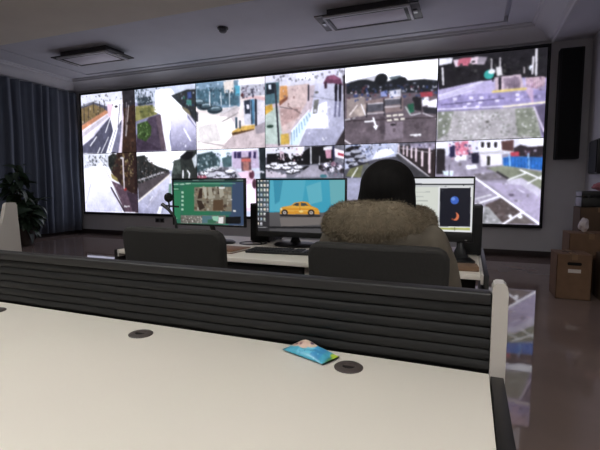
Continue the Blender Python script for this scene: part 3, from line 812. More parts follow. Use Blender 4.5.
  ('p',(62,50,98),[(0.634,0.054),(0.657,0.05),(0.656,0.141),(0.632,0.141)]),
  ('p',(62,50,98),[(0.773,0.059),(0.797,0.056),(0.796,0.146),(0.773,0.145)]),
  ('p',(62,50,98),[(0.843,0.062),(0.866,0.058),(0.865,0.148),(0.841,0.147)]),
  ('p',(214,110,100),[(0.672,0.156),(0.793,0.153),(0.793,0.193),(0.672,0.192)]),
  ('s',44,0.032,[(60,60,70),(238,238,242),(150,150,162),(200,195,205)],[(0.027,0.285),(0.571,0.272),(0.593,0.441),(0.023,0.443)]),
  ('s',20,0.029,[(205,180,195),(245,232,240)],[(0.629,0.357),(0.77,0.341),(0.871,0.623),(0.729,0.867)]),
 ],
 '31': [
  ('p',(128,128,140),[(-0.168,-0.223),(1.215,-0.145),(1.23,1.504),(-0.189,1.601)]),
  ('p',(225,225,232),[(-0.009,-0.027),(0.511,-0.014),(0.511,0.136),(-0.01,0.139)]),
  ('p',(30,28,34),[(0.02,0.088),(0.265,0.087),(0.417,0.133),(0.585,0.018),(0.585,0.259),(0.019,0.234)]),
  ('p',(35,33,38),[(0.603,0.009),(0.767,0.007),(0.873,0.05),(0.874,0.227),(0.603,0.249)]),
  ('s',60,0.028,[(225,225,230),(190,130,140),(40,38,44),(235,235,240)],[(0.011,-0.005),(0.511,-0.005),(0.474,0.135),(0.187,0.187)]),
  ('p',(235,228,232),[(0.418,0.022),(0.502,0.005),(0.492,0.125),(0.427,0.129)]),
  ('p',(215,190,200),[(0.188,0.053),(0.246,0.066),(0.255,0.189),(0.207,0.167)]),
  ('p',(225,222,226),[(0.294,0.047),(0.342,0.053),(0.351,0.192),(0.313,0.15)]),
  ('l',(220,220,222),0.016,[(0.594,0.019),(0.6,0.239)]),
  ('p',(205,150,170),[(0.767,0.046),(0.846,0.029),(0.847,0.177),(0.785,0.175)]),
  ('p',(230,228,232),[(0.748,0.025),(0.855,0.014),(0.856,0.059),(0.748,0.065)]),
  ('p',(238,232,236),[(0.882,0.041),(1.004,0.085),(1.005,0.191),(0.891,0.159)]),
  ('p',(200,70,90),[(0.926,0.101),(0.996,0.123),(0.996,0.156),(0.926,0.134)]),
  ('p',(50,50,90),[(0.859,0.011),(0.881,0.011),(0.888,0.207),(0.863,0.207)]),
  ('e',(55,52,58),(0.049,0.285),(0.067,0.019)),
  ('e',(238,238,240),(0.049,0.267),(0.059,0.022)),
  ('e',(55,52,58),(0.128,0.256),(0.067,0.018)),
  ('e',(238,238,240),(0.128,0.237),(0.059,0.023)),
  ('e',(55,52,58),(0.206,0.278),(0.066,0.019)),
  ('e',(238,238,240),(0.206,0.259),(0.058,0.024)),
  ('e',(55,52,58),(0.303,0.26),(0.065,0.018)),
  ('e',(238,238,240),(0.303,0.241),(0.057,0.023)),
  ('e',(55,52,58),(0.36,0.251),(0.065,0.019)),
  ('e',(238,238,240),(0.36,0.232),(0.057,0.023)),
  ('e',(55,52,58),(0.147,0.308),(0.066,0.019)),
  ('e',(238,238,240),(0.147,0.29),(0.059,0.022)),
  ('e',(55,52,58),(0.283,0.311),(0.066,0.019)),
  ('e',(238,238,240),(0.284,0.292),(0.057,0.023)),
  ('e',(55,52,58),(0.398,0.344),(0.064,0.018)),
  ('e',(238,238,240),(0.398,0.326),(0.057,0.022)),
  ('e',(55,52,58),(0.341,0.363),(0.065,0.019)),
  ('e',(238,238,240),(0.341,0.345),(0.057,0.023)),
  ('e',(55,52,58),(0.436,0.304),(0.064,0.018)),
  ('e',(238,238,240),(0.436,0.286),(0.056,0.022)),
  ('e',(40,40,46),(0.548,0.308),(0.052,0.036)),
  ('p',(175,170,182),[(0.603,0.259),(0.749,0.283),(0.821,0.423),(0.379,0.427)]),
  ('p',(205,195,205),[(0.008,0.318),(0.283,0.385),(0.283,0.432),(0.007,0.429)]),
  ('e',(50,45,55),(0.722,0.292),(0.032,0.036)),
  ('e',(235,232,240),(0.785,0.264),(0.032,0.035)),
  ('e',(40,38,50),(0.821,0.314),(0.032,0.036)),
  ('e',(225,222,230),(0.857,0.324),(0.032,0.036)),
  ('e',(60,55,80),(0.909,0.267),(0.032,0.035)),
  ('e',(230,225,235),(0.945,0.297),(0.031,0.035)),
  ('e',(60,55,62),(0.98,0.347),(0.031,0.035)),
  ('e',(70,65,75),(0.749,0.312),(0.032,0.036)),
  ('e',(160,120,140),(0.874,0.256),(0.032,0.036)),
  ('s',50,0.024,[(235,232,240),(45,42,55),(130,120,140)],[(0.695,0.241),(1.005,0.23),(1.006,0.405),(0.803,0.383)]),
  ('e',(70,140,150),(0.753,0.412),(0.043,0.024)),
  ('l',(225,225,225),0.01,[(0.703,0.142),(0.704,0.261)]),
  ('p',(85,120,135),[(-0.013,0.437),(1.015,0.449),(1.017,0.76),(-0.016,0.772)]),
  ('s',60,0.02,[(232,230,236),(40,38,44),(180,176,184),(70,66,72)],[(0.009,0.203),(0.492,0.216),(0.492,0.388),(0.018,0.381)]),
  ('s',40,0.025,[(30,28,34),(200,150,160),(228,226,230)],[(0.188,0.022),(0.511,0.005),(0.492,0.196),(0.206,0.208)]),
  ('s',60,0.018,[(238,236,242),(40,38,48),(160,120,140),(90,100,130)],[(0.695,0.222),(1.005,0.211),(1.006,0.416),(0.767,0.393)]),
 ],
 '41': [
  ('p',(98,96,108),[(-0.148,-0.232),(1.204,-0.149),(1.245,1.586),(-0.14,1.697)]),
  ('p',(190,195,215),[(0.012,-0.003),(0.611,0.003),(0.596,0.171),(0.339,0.205),(0.014,0.328)]),
  ('s',90,0.029,[(225,225,235),(70,75,95),(120,130,170),(45,45,55),(150,165,205)],[(0.031,0.009),(0.593,0.013),(0.559,0.127),(0.264,0.203),(0.033,0.24)]),
  ('p',(235,238,245),[(0.375,0.088),(0.521,0.062),(0.577,0.128),(0.413,0.196),(0.32,0.204)]),
  ('p',(40,36,42),[(0.012,0.096),(0.022,0.052),(0.09,0.022),(0.186,0.027),(0.148,0.09)]),
  ('e',(60,58,70),(0.062,0.153),(0.069,0.035)),
  ('e',(180,182,195),(0.062,0.122),(0.062,0.024)),
  ('e',(60,58,70),(0.139,0.123),(0.069,0.034)),
  ('e',(180,182,195),(0.138,0.092),(0.062,0.024)),
  ('e',(60,58,70),(0.091,0.231),(0.07,0.035)),
  ('e',(180,182,195),(0.091,0.2),(0.062,0.024)),
  ('e',(60,58,70),(0.187,0.189),(0.069,0.035)),
  ('e',(180,182,195),(0.187,0.159),(0.061,0.024)),
  ('e',(60,58,70),(0.121,0.286),(0.069,0.035)),
  ('e',(180,182,195),(0.121,0.256),(0.061,0.023)),
  ('e',(60,58,70),(0.226,0.245),(0.069,0.035)),
  ('e',(180,182,195),(0.226,0.214),(0.061,0.024)),
  ('p',(130,132,92),[(0.024,0.417),(0.073,0.318),(0.283,0.247),(0.228,0.441)]),
  ('l',(245,245,245),0.015,[(0.093,0.436),(0.16,0.309)]),
  ('p',(165,165,185),[(0.024,0.439),(0.228,0.441),(0.173,0.737),(0.026,0.738)]),
  ('p',(110,112,112),[(0.226,0.267),(0.739,0.259),(0.882,0.439),(0.19,0.441)]),
  ('p',(78,76,82),[(0.577,0.149),(0.631,0.14),(0.959,0.44),(0.777,0.438)]),
  ('l',(225,220,225),0.021,[(0.604,0.129),(0.95,0.429)]),
  ('p',(60,48,52),[(0.611,0.045),(1.001,0.021),(1.01,0.441),(0.959,0.44),(0.649,0.151)]),
  ('p',(150,140,160),[(0.735,0.019),(0.993,0.021),(0.994,0.092),(0.736,0.071)]),
  ('s',24,0.026,[(200,195,215),(90,80,90),(60,60,110)],[(0.629,0.014),(0.993,0.025),(0.994,0.102),(0.665,0.089)]),
  ('l',(235,215,220),0.013,[(0.615,0.024),(0.616,0.119)]),
  ('l',(235,215,220),0.017,[(0.665,0.047),(0.666,0.148)]),
  ('l',(235,215,220),0.019,[(0.704,0.053),(0.706,0.17)]),
  ('l',(235,215,220),0.021,[(0.75,0.076),(0.752,0.193)]),
  ('l',(235,215,220),0.023,[(0.797,0.084),(0.8,0.236)]),
  ('l',(235,215,220),0.027,[(0.862,0.117),(0.865,0.294)]),
  ('l',(235,215,220),0.028,[(0.935,0.09),(0.941,0.378)]),
  ('l',(200,190,195),0.01,[(0.63,0.067),(0.978,0.142)]),
  ('p',(60,42,45),[(0.958,0.142),(1.045,0.104),(1.052,0.452),(0.985,0.45)]),
  ('s',60,0.022,[(230,230,238),(60,64,84),(130,140,180),(35,35,44)],[(0.031,0.009),(0.593,0.013),(0.413,0.164),(0.072,0.285)]),
  ('l',(120,116,122),0.011,[(0.604,0.139),(0.933,0.44)]),
 ],
 '51': [
  ('p',(168,160,178),[(-0.134,-0.25),(1.347,-0.15),(1.421,1.664),(-0.095,1.81)]),
  ('p',(222,222,232),[(-0.018,0.01),(1.011,-0.014),(1.018,0.169),(-0.014,0.183)]),
  ('p',(48,40,48),[(0.006,0.09),(0.093,0.094),(0.1,0.4),(0.013,0.398)]),
  ('p',(240,240,240),[(-0.007,0.01),(0.103,0.015),(0.093,0.086),(0.006,0.088)]),
  ('p',(225,130,155),[(0.188,0.02),(0.315,0.007),(0.329,0.169),(0.203,0.177)]),
  ('s',30,0.032,[(60,50,100),(235,170,190),(230,225,235),(90,60,110)],[(0.134,0.004),(0.408,0.004),(0.414,0.249),(0.14,0.241)]),
  ('p',(45,40,90),[(0.136,0.056),(0.189,0.054),(0.193,0.19),(0.15,0.202)]),
  ('p',(40,38,70),[(0.35,0.157),(0.422,0.146),(0.425,0.276),(0.363,0.274)]),
  ('p',(235,235,235),[(0.192,0.177),(0.308,0.168),(0.31,0.241),(0.194,0.243)]),
  ('p',(242,240,244),[(0.419,0.018),(0.626,0.007),(0.629,0.141),(0.422,0.151)]),
  ('p',(40,36,42),[(0.439,0.031),(0.467,0.03),(0.467,0.092),(0.445,0.09)]),
  ('p',(40,36,42),[(0.496,0.034),(0.525,0.033),(0.524,0.094),(0.502,0.093)]),
  ('p',(40,36,42),[(0.561,0.037),(0.589,0.036),(0.588,0.097),(0.566,0.095)]),
  ('p',(210,208,215),[(0.422,0.141),(0.649,0.124),(0.65,0.18),(0.423,0.182)]),
  ('p',(232,228,232),[(0.433,0.173),(0.638,0.175),(0.642,0.301),(0.447,0.315)]),
  ('p',(70,70,66),[(0.501,0.195),(0.527,0.196),(0.53,0.299),(0.506,0.303)]),
  ('p',(110,72,70),[(0.626,0.028),(0.738,0.013),(0.736,0.146),(0.637,0.129)]),
  ('p',(60,48,58),[(0.74,0.108),(0.798,0.073),(0.865,0.101),(1.006,0.095),(1.011,0.23),(0.743,0.196)]),
  ('p',(205,70,90),[(0.713,0.157),(0.79,0.148),(0.792,0.21),(0.718,0.208)]),
  ('s',14,0.026,[(150,100,130),(200,190,210),(45,38,48)],[(0.751,0.133),(0.998,0.132),(1.001,0.217),(0.753,0.196)]),
  ('p',(250,250,250),[(0.785,0.011),(1.003,0.009),(1.006,0.095),(0.883,0.077),(0.797,0.061)]),
  ('p',(35,120,205),[(0.646,0.218),(0.714,0.202),(1.001,0.222),(1.006,0.37),(0.654,0.307)]),
  ('l',(150,200,240),0.013,[(0.704,0.182),(0.714,0.313)]),
  ('l',(170,205,240),0.015,[(0.872,0.176),(0.881,0.35)]),
  ('s',12,0.023,[(60,150,225),(25,95,170)],[(0.656,0.231),(0.993,0.236),(0.996,0.353),(0.668,0.295)]),
  ('p',(150,155,132),[(0.498,0.329),(0.678,0.308),(0.998,0.389),(1.005,0.588),(0.822,0.537),(0.622,0.408)]),
  ('p',(140,132,140),[(0.377,0.404),(0.621,0.382),(0.703,0.473),(0.421,0.483)]),
  ('s',50,0.032,[(185,178,190),(150,142,152),(120,112,112)],[(0.119,0.267),(0.498,0.329),(0.683,0.473),(0.4,0.483),(0.121,0.373)]),
  ('l',(60,56,62),0.021,[(0.601,0.382),(0.703,0.46)]),
  ('p',(205,200,215),[(0.684,0.486),(0.82,0.449),(1.005,0.588),(1.011,0.762),(0.827,0.689)]),
  ('p',(185,175,200),[(0.503,0.497),(0.822,0.537),(0.999,0.688),(1.005,0.977)]),
  ('l',(248,248,248),0.022,[(0.121,0.373),(0.175,0.369)]),
  ('p',(238,238,238),[(0.301,0.298),(0.405,0.288),(0.417,0.34),(0.313,0.351)]),
  ('p',(215,230,235),[(0.073,0.359),(0.186,0.375),(0.177,0.427),(0.089,0.413)]),
  ('l',(240,240,240),0.017,[(0.807,0.361),(1.01,0.476)]),
  ('l',(238,238,238),0.015,[(0.703,0.473),(0.856,0.4)]),
  ('l',(235,235,235),0.016,[(0.879,0.517),(1.009,0.427)]),
  ('l',(245,245,245),0.024,[(0.388,0.443),(1.006,0.989)]),
  ('p',(105,90,88),[(0.5,0.77),(0.65,0.69),(0.833,0.854),(0.699,0.994),(0.537,0.952)]),
  ('p',(125,115,112),[(0.833,0.867),(0.972,0.985),(0.699,0.994)]),
  ('s',40,0.031,[(130,118,118),(85,72,70),(150,142,145)],[(0.51,0.757),(0.65,0.703),(0.823,0.854),(0.679,0.974)]),
  ('p',(165,165,165),[(0.397,0.771),(0.532,0.795),(0.679,0.995),(0.466,1.002)]),
  ('s',50,0.029,[(215,212,215),(130,130,128)],[(0.408,0.784),(0.532,0.809),(0.659,0.987),(0.476,0.994)]),
  ('l',(245,245,245),0.022,[(0.397,0.771),(0.629,0.67)]),
  ('l',(225,225,225),0.016,[(0.395,0.705),(0.548,0.652)]),
  ('l',(248,248,248),0.026,[(0.675,0.995),(0.848,0.846)]),
  ('e',(240,240,240),(0.736,0.9),(0.018,0.023)),
  ('e',(245,245,245),(0.826,0.903),(0.022,0.023)),
  ('e',(120,110,130),(0.738,0.651),(0.024,0.018)),
  ('l',(225,220,235),0.015,[(0.795,0.583),(0.854,0.625)]),
  ('b',1),
  ('s',36,0.027,[(50,42,90),(240,180,196),(232,228,236),(96,66,112)],[(0.134,0.009),(0.418,0.007),(0.424,0.223),(0.139,0.228)]),
  ('p',(36,32,38),[(0.439,0.031),(0.467,0.03),(0.467,0.092),(0.445,0.09)]),
  ('p',(36,32,38),[(0.496,0.034),(0.525,0.033),(0.524,0.094),(0.502,0.093)]),
  ('p',(36,32,38),[(0.561,0.037),(0.589,0.036),(0.588,0.097),(0.566,0.095)]),
  ('l',(190,186,192),0.01,[(0.422,0.159),(0.65,0.155)]),
  ('p',(60,60,56),[(0.501,0.2),(0.527,0.202),(0.53,0.299),(0.506,0.303)]),
  ('l',(160,205,242),0.01,[(0.704,0.182),(0.714,0.313)]),
  ('l',(175,208,242),0.012,[(0.872,0.176),(0.881,0.35)]),
  ('l',(25,100,175),0.008,[(0.666,0.226),(0.67,0.312)]),
  ('l',(25,100,175),0.008,[(0.695,0.227),(0.7,0.317)]),
  ('l',(25,100,175),0.008,[(0.725,0.228),(0.729,0.321)]),
  ('l',(25,100,175),0.007,[(0.754,0.229),(0.759,0.325)]),
  ('l',(25,100,175),0.008,[(0.783,0.23),(0.788,0.33)]),
  ('l',(25,100,175),0.007,[(0.812,0.231),(0.817,0.333)]),
  ('l',(25,100,175),0.008,[(0.841,0.232),(0.846,0.338)]),
  ('l',(25,100,175),0.008,[(0.87,0.232),(0.875,0.342)]),
  ('l',(25,100,175),0.007,[(0.898,0.234),(0.904,0.346)]),
  ('l',(25,100,175),0.008,[(0.927,0.234),(0.933,0.35)]),
  ('l',(25,100,175),0.007,[(0.955,0.236),(0.961,0.354)]),
  ('l',(25,100,175),0.007,[(0.983,0.236),(0.989,0.359)]),
  ('l',(246,244,248),0.022,[(0.388,0.443),(1.006,0.989)]),
  ('l',(246,244,248),0.018,[(0.675,0.995),(0.848,0.846)]),
  ('l',(240,240,240),0.015,[(0.807,0.361),(1.01,0.476)]),
  ('l',(238,238,238),0.013,[(0.879,0.517),(1.009,0.427)]),
  ('l',(238,238,238),0.013,[(0.703,0.473),(0.856,0.4)]),
  ('s',60,0.031,[(178,170,184),(205,200,214),(140,132,142)],[(0.418,0.379),(0.701,0.409),(1.001,0.738),(0.969,0.914),(0.545,0.536)]),
  ('s',40,0.024,[(205,202,208),(140,138,140)],[(0.395,0.692),(0.5,0.744),(0.486,0.993),(0.403,0.996)]),
  ('l',(70,64,68),0.016,[(0.601,0.387),(0.699,0.46)]),
  ('l',(120,112,124),0.01,[(0.141,0.294),(0.144,0.427)]),
 ],
 'm0': [
  ('p',(50,112,90),[(-0.185,-0.313),(1.266,-0.261),(1.255,1.632),(-0.227,1.787)]),
  ('p',(44,118,84),[(0.142,0.132),(0.524,0.135),(0.515,0.779),(0.131,0.793)]),
  ('p',(60,78,108),[(0.829,0.049),(1.122,0.052),(1.114,1.109),(0.781,1.132)]),
  ('p',(52,100,105),[(0.679,0.046),(0.848,0.049),(0.823,0.764),(0.671,0.773)]),
  ('p',(35,60,58),[(-0.041,-0.04),(1.088,-0.023),(1.086,0.057),(-0.044,0.057)]),
  ('l',(170,200,190),0.012,[(0.288,0.011),(0.737,0.006)]),
  ('l',(200,215,215),0.012,[(0.905,0.014),(1.005,0.011)]),
  ('s',16,0.015,[(200,225,210)],[(-0.002,0.086),(0.144,0.078),(0.142,0.126),(-0.003,0.132)]),
  ('l',(185,220,200),0.023,[(0.002,0.106),(0.07,0.103)]),
  ('l',(185,220,200),0.023,[(0.099,0.106),(0.16,0.101)]),
  ('l',(195,225,205),0.023,[(0.185,0.092),(0.257,0.086)]),
  ('l',(130,190,160),0.014,[(0.275,0.089),(0.886,0.089)]),
  ('l',(150,200,175),0.029,[(0.006,0.21),(0.069,0.21)]),
  ('p',(30,95,65),[(-0.014,0.164),(0.091,0.164),(0.078,0.891),(-0.027,0.897)]),
  ('p',(48,128,90),[(-0.009,0.241),(0.103,0.241),(0.092,0.891),(-0.02,0.894)]),
  ('l',(150,205,175),0.026,[(0.006,0.21),(0.069,0.21)]),
  ('p',(175,215,190),[(0.116,0.264),(0.152,0.264),(0.15,0.313),(0.116,0.313)]),
  ('p',(175,215,190),[(0.114,0.359),(0.149,0.359),(0.149,0.408),(0.114,0.408)]),
  ('p',(175,215,190),[(0.113,0.454),(0.147,0.451),(0.147,0.503),(0.111,0.503)]),
  ('p',(175,215,190),[(0.111,0.546),(0.146,0.546),(0.146,0.598),(0.11,0.598)]),
  ('p',(175,215,190),[(0.11,0.649),(0.144,0.647),(0.144,0.698),(0.108,0.698)]),
  ('p',(128,120,105),[(0.31,0.164),(0.833,0.161),(0.833,0.69),(0.3,0.707)]),
  ('s',120,0.072,[(90,72,55),(165,158,140),(60,45,38),(150,130,105),(185,182,170),(120,105,88)],[(0.315,0.172),(0.829,0.167),(0.823,0.675),(0.307,0.693)]),
  ('p',(185,182,168),[(0.426,0.164),(0.484,0.167),(0.49,0.411),(0.46,0.425)]),
  ('p',(60,44,36),[(0.385,0.195),(0.424,0.195),(0.421,0.411),(0.352,0.428)]),
  ('p',(55,42,34),[(0.341,0.46),(0.41,0.471),(0.459,0.626),(0.377,0.69)]),
  ('p',(175,170,155),[(0.657,0.227),(0.715,0.181),(0.732,0.348),(0.674,0.408)]),
  ('p',(235,235,235),[(0.654,0.158),(0.745,0.158),(0.739,0.201),(0.662,0.207)]),
  ('p',(170,165,150),[(0.504,0.167),(0.562,0.167),(0.568,0.408),(0.52,0.44)]),
  ('p',(90,70,52),[(0.577,0.454),(0.712,0.437),(0.72,0.678),(0.574,0.684)]),
  ('p',(230,230,230),[(0.851,0.658),(0.889,0.658),(0.889,0.701),(0.851,0.701)]),
  ('p',(215,215,215),[(0.817,0.42),(0.842,0.42),(0.84,0.451),(0.817,0.451)]),
  ('b',1),
  ('p',(120,118,112),[(0.1,0.81),(0.746,0.784),(0.742,0.966),(0.097,0.991)]),
  ('s',50,0.037,[(60,50,45),(190,185,175),(230,230,228),(90,80,72)],[(0.106,0.819),(0.416,0.807),(0.413,0.968),(0.103,0.986)]),
  ('p',(85,120,130),[(0.416,0.807),(0.554,0.802),(0.552,0.96),(0.413,0.968)]),
  ('p',(60,110,85),[(0.495,0.888),(0.612,0.865),(0.61,0.963),(0.493,0.971)]),
  ('p',(150,205,180),[(0.554,0.813),(0.651,0.802),(0.64,0.925),(0.573,0.899)]),
  ('p',(240,240,240),[(0.651,0.828),(0.718,0.819),(0.712,0.96),(0.645,0.963)]),
  ('p',(10,12,16),[(0.751,0.816),(0.956,0.796),(0.951,0.951),(0.745,0.963)]),
  ('p',(140,150,165),[(-0.041,1.032),(1.08,0.98),(1.078,1.141),(-0.044,1.218)]),
  ('l',(150,190,170),0.015,[(-0.013,0.879),(0.047,0.876)]),
 ],
 'm1': [
  ('g',(72,172,200),(62,165,195),[(-0.169,-0.335),(1.22,-0.282),(1.226,0.598),(-0.176,0.649)]),
  ('p',(88,180,205),[(0.154,-0.038),(0.574,-0.029),(0.517,0.592),(0.149,0.603)]),
  ('p',(100,185,205),[(0.574,0.123),(0.738,0.032),(0.756,0.399),(0.611,0.464)]),
  ('p',(110,180,190),[(0.828,0.005),(1.019,-0.008),(1.021,0.456),(0.846,0.458)]),
  ('p',(60,150,180),[(0.193,-0.005),(0.309,-0.003),(0.269,0.408),(0.211,0.475)]),
  ('g',(98,96,98),(64,62,66),[(-0.176,0.638),(1.226,0.59),(1.232,1.346),(-0.184,1.485)]),
  ('p',(120,114,112),[(0.268,0.729),(0.758,0.692),(0.758,0.831),(0.287,0.903)]),
  ('p',(45,62,70),[(-0.027,-0.04),(0.149,-0.038),(0.146,0.638),(-0.031,0.643)]),
  ('p',(48,46,50),[(-0.031,0.643),(0.146,0.638),(0.143,1.19),(-0.036,1.204)]),
  ('p',(225,228,230),[(-0.003,-0.013),(0.021,-0.013),(0.021,0.035),(-0.003,0.035)]),
  ('l',(150,155,160),0.008,[(-0.004,0.048),(0.022,0.048)]),
  ('p',(235,225,210),[(0.037,-0.013),(0.061,-0.013),(0.061,0.035),(0.037,0.035)]),
  ('l',(150,155,160),0.008,[(0.036,0.048),(0.063,0.048)]),
  ('p',(205,205,215),[(0.078,-0.013),(0.102,-0.013),(0.102,0.035),(0.078,0.035)]),
  ('l',(150,155,160),0.008,[(0.075,0.048),(0.103,0.048)]),
  ('p',(170,190,205),[(0.114,-0.013),(0.138,-0.013),(0.138,0.035),(0.114,0.035)]),
  ('l',(150,155,160),0.011,[(0.111,0.048),(0.139,0.048)]),
  ('p',(190,200,190),[(-0.003,0.075),(0.021,0.075),(0.021,0.126),(-0.003,0.126)]),
  ('l',(150,155,160),0.01,[(-0.006,0.137),(0.022,0.137)]),
  ('p',(225,228,230),[(0.037,0.078),(0.061,0.078),(0.061,0.126),(0.037,0.126)]),
  ('l',(150,155,160),0.01,[(0.034,0.137),(0.063,0.137)]),
  ('p',(235,225,210),[(0.078,0.078),(0.102,0.078),(0.102,0.126),(0.076,0.126)]),
  ('l',(150,155,160),0.01,[(0.075,0.137),(0.103,0.137)]),
  ('p',(205,205,215),[(0.114,0.078),(0.138,0.078),(0.136,0.126),(0.114,0.126)]),
  ('l',(150,155,160),0.01,[(0.111,0.137),(0.139,0.139)]),
  ('p',(170,190,205),[(-0.004,0.169),(0.021,0.169),(0.019,0.22),(-0.004,0.22)]),
  ('l',(150,155,160),0.01,[(-0.006,0.231),(0.022,0.231)]),
  ('p',(190,200,190),[(0.036,0.169),(0.061,0.169),(0.06,0.22),(0.036,0.22)]),
  ('l',(150,155,160),0.01,[(0.034,0.231),(0.063,0.231)]),
  ('p',(225,228,230),[(0.076,0.169),(0.1,0.169),(0.1,0.217),(0.076,0.217)]),
  ('l',(150,155,160),0.01,[(0.075,0.231),(0.102,0.231)]),
  ('p',(235,225,210),[(0.112,0.169),(0.136,0.169),(0.136,0.217),(0.112,0.217)]),
  ('l',(150,155,160),0.01,[(0.111,0.231),(0.138,0.231)]),
  ('p',(205,205,215),[(-0.004,0.265),(0.019,0.263),(0.019,0.314),(-0.004,0.314)]),
  ('l',(150,155,160),0.008,[(-0.007,0.327),(0.021,0.324)]),
  ('p',(170,190,205),[(0.036,0.263),(0.06,0.263),(0.06,0.311),(0.036,0.314)]),
  ('l',(150,155,160),0.011,[(0.033,0.324),(0.061,0.324)]),
  ('p',(190,200,190),[(0.076,0.263),(0.1,0.263),(0.1,0.311),(0.076,0.311)]),
  ('l',(150,155,160),0.011,[(0.073,0.324),(0.102,0.324)]),
  ('p',(225,228,230),[(0.112,0.263),(0.136,0.263),(0.136,0.311),(0.112,0.311)]),
  ('l',(150,155,160),0.011,[(0.109,0.324),(0.138,0.324)]),
  ('p',(235,225,210),[(-0.006,0.362),(0.019,0.362),(0.019,0.41),(-0.006,0.41)]),
  ('l',(150,155,160),0.01,[(-0.007,0.424),(0.021,0.424)]),
  ('p',(205,205,215),[(0.036,0.362),(0.06,0.362),(0.06,0.41),(0.034,0.41)]),
  ('l',(150,155,160),0.008,[(0.033,0.424),(0.061,0.424)]),
  ('p',(170,190,205),[(0.076,0.359),(0.1,0.359),(0.099,0.408),(0.075,0.41)]),
  ('l',(150,155,160),0.011,[(0.073,0.421),(0.102,0.421)]),
  ('p',(190,200,190),[(0.112,0.359),(0.136,0.359),(0.136,0.408),(0.111,0.408)]),
  ('l',(150,155,160),0.011,[(0.109,0.421),(0.138,0.421)]),
  ('p',(225,228,230),[(-0.006,0.458),(0.018,0.458),(0.018,0.507),(-0.006,0.509)]),
  ('l',(150,155,160),0.011,[(-0.009,0.52),(0.019,0.52)]),
  ('p',(235,225,210),[(0.034,0.458),(0.058,0.458),(0.058,0.507),(0.034,0.507)]),
  ('l',(150,155,160),0.011,[(0.033,0.52),(0.061,0.52)]),
  ('p',(205,205,215),[(0.075,0.458),(0.099,0.458),(0.099,0.507),(0.075,0.507)]),
  ('l',(150,155,160),0.008,[(0.073,0.52),(0.1,0.517)]),
  ('p',(170,190,205),[(0.111,0.456),(0.135,0.456),(0.135,0.504),(0.111,0.507)]),
  ('l',(150,155,160),0.011,[(0.109,0.517),(0.136,0.517)]),
  ('p',(190,200,190),[(-0.006,0.55),(0.018,0.55),(0.018,0.598),(-0.007,0.601)]),
  ('l',(150,155,160),0.008,[(-0.009,0.614),(0.019,0.611)]),
  ('p',(225,228,230),[(0.034,0.55),(0.058,0.55),(0.058,0.598),(0.034,0.598)]),
  ('l',(150,155,160),0.011,[(0.031,0.611),(0.06,0.611)]),
  ('p',(235,225,210),[(0.075,0.55),(0.099,0.547),(0.099,0.595),(0.075,0.598)]),
  ('l',(150,155,160),0.008,[(0.072,0.611),(0.1,0.609)]),
  ('p',(205,205,215),[(0.111,0.547),(0.135,0.547),(0.135,0.595),(0.111,0.595)]),
  ('l',(150,155,160),0.01,[(0.108,0.609),(0.136,0.609)]),
  ('p',(170,190,205),[(-0.007,0.643),(0.018,0.641),(0.016,0.692),(-0.007,0.692)]),
  ('l',(150,155,160),0.011,[(-0.009,0.705),(0.019,0.702)]),
  ('p',(190,200,190),[(0.033,0.641),(0.058,0.641),(0.057,0.689),(0.033,0.689)]),
  ('l',(150,155,160),0.011,[(0.031,0.702),(0.06,0.702)]),
  ('p',(225,228,230),[(0.073,0.641),(0.099,0.638),(0.097,0.686),(0.073,0.689)]),
  ('l',(150,155,160),0.008,[(0.072,0.702),(0.1,0.7)]),
  ('p',(205,205,215),[(-0.007,0.74),(0.016,0.74),(0.016,0.788),(-0.007,0.791)]),
  ('l',(150,155,160),0.008,[(-0.01,0.804),(0.018,0.802)]),
  ('p',(170,190,205),[(0.033,0.74),(0.057,0.737),(0.057,0.786),(0.033,0.788)]),
  ('l',(150,155,160),0.008,[(0.03,0.802),(0.058,0.799)]),
  ('p',(190,200,190),[(0.073,0.737),(0.097,0.737),(0.097,0.786),(0.073,0.786)]),
  ('l',(150,155,160),0.011,[(0.072,0.799),(0.099,0.799)]),
  ('p',(235,225,210),[(-0.009,0.834),(0.016,0.831),(0.016,0.879),(-0.009,0.882)]),
  ('l',(150,155,160),0.011,[(-0.01,0.895),(0.018,0.893)]),
  ('p',(205,205,215),[(0.033,0.831),(0.057,0.828),(0.057,0.879),(0.031,0.879)]),
  ('l',(150,155,160),0.01,[(0.03,0.893),(0.058,0.89)]),
  ('p',(30,30,32),[(-0.024,0.912),(1.058,0.853),(1.058,0.89),(-0.024,0.954)]),
  ('l',(150,150,155),0.014,[(-0.009,0.93),(0.118,0.925)]),
  ('p',(40,36,36),[(0.268,0.67),(0.738,0.66),(0.729,0.694),(0.278,0.702)]),
  ('p',(222,155,50),[(0.272,0.552),(0.297,0.52),(0.404,0.485),(0.442,0.432),(0.537,0.405),(0.592,0.421),(0.632,0.488),(0.703,0.531),(0.725,0.584),(0.725,0.641),(0.272,0.657)]),
  ('p',(235,180,75),[(0.297,0.528),(0.404,0.496),(0.601,0.496),(0.694,0.539),(0.611,0.534),(0.404,0.534)]),
  ('p',(60,70,70),[(0.42,0.488),(0.457,0.44),(0.492,0.434),(0.493,0.493)]),
  ('p',(60,75,80),[(0.514,0.493),(0.514,0.432),(0.565,0.434),(0.601,0.488)]),
  ('l',(150,95,30),0.008,[(0.502,0.437),(0.502,0.625)]),
  ('l',(240,200,110),0.011,[(0.288,0.592),(0.72,0.579)]),
  ('e',(30,26,26),(0.327,0.625),(0.038,0.059)),
  ('e',(190,180,175),(0.327,0.627),(0.021,0.033)),
  ('e',(90,80,75),(0.327,0.627),(0.008,0.014)),
  ('e',(30,26,26),(0.632,0.614),(0.038,0.059)),
  ('e',(190,180,175),(0.632,0.617),(0.021,0.032)),
  ('e',(90,80,75),(0.632,0.617),(0.008,0.013)),
  ('e',(245,225,170),(0.288,0.56),(0.012,0.024)),
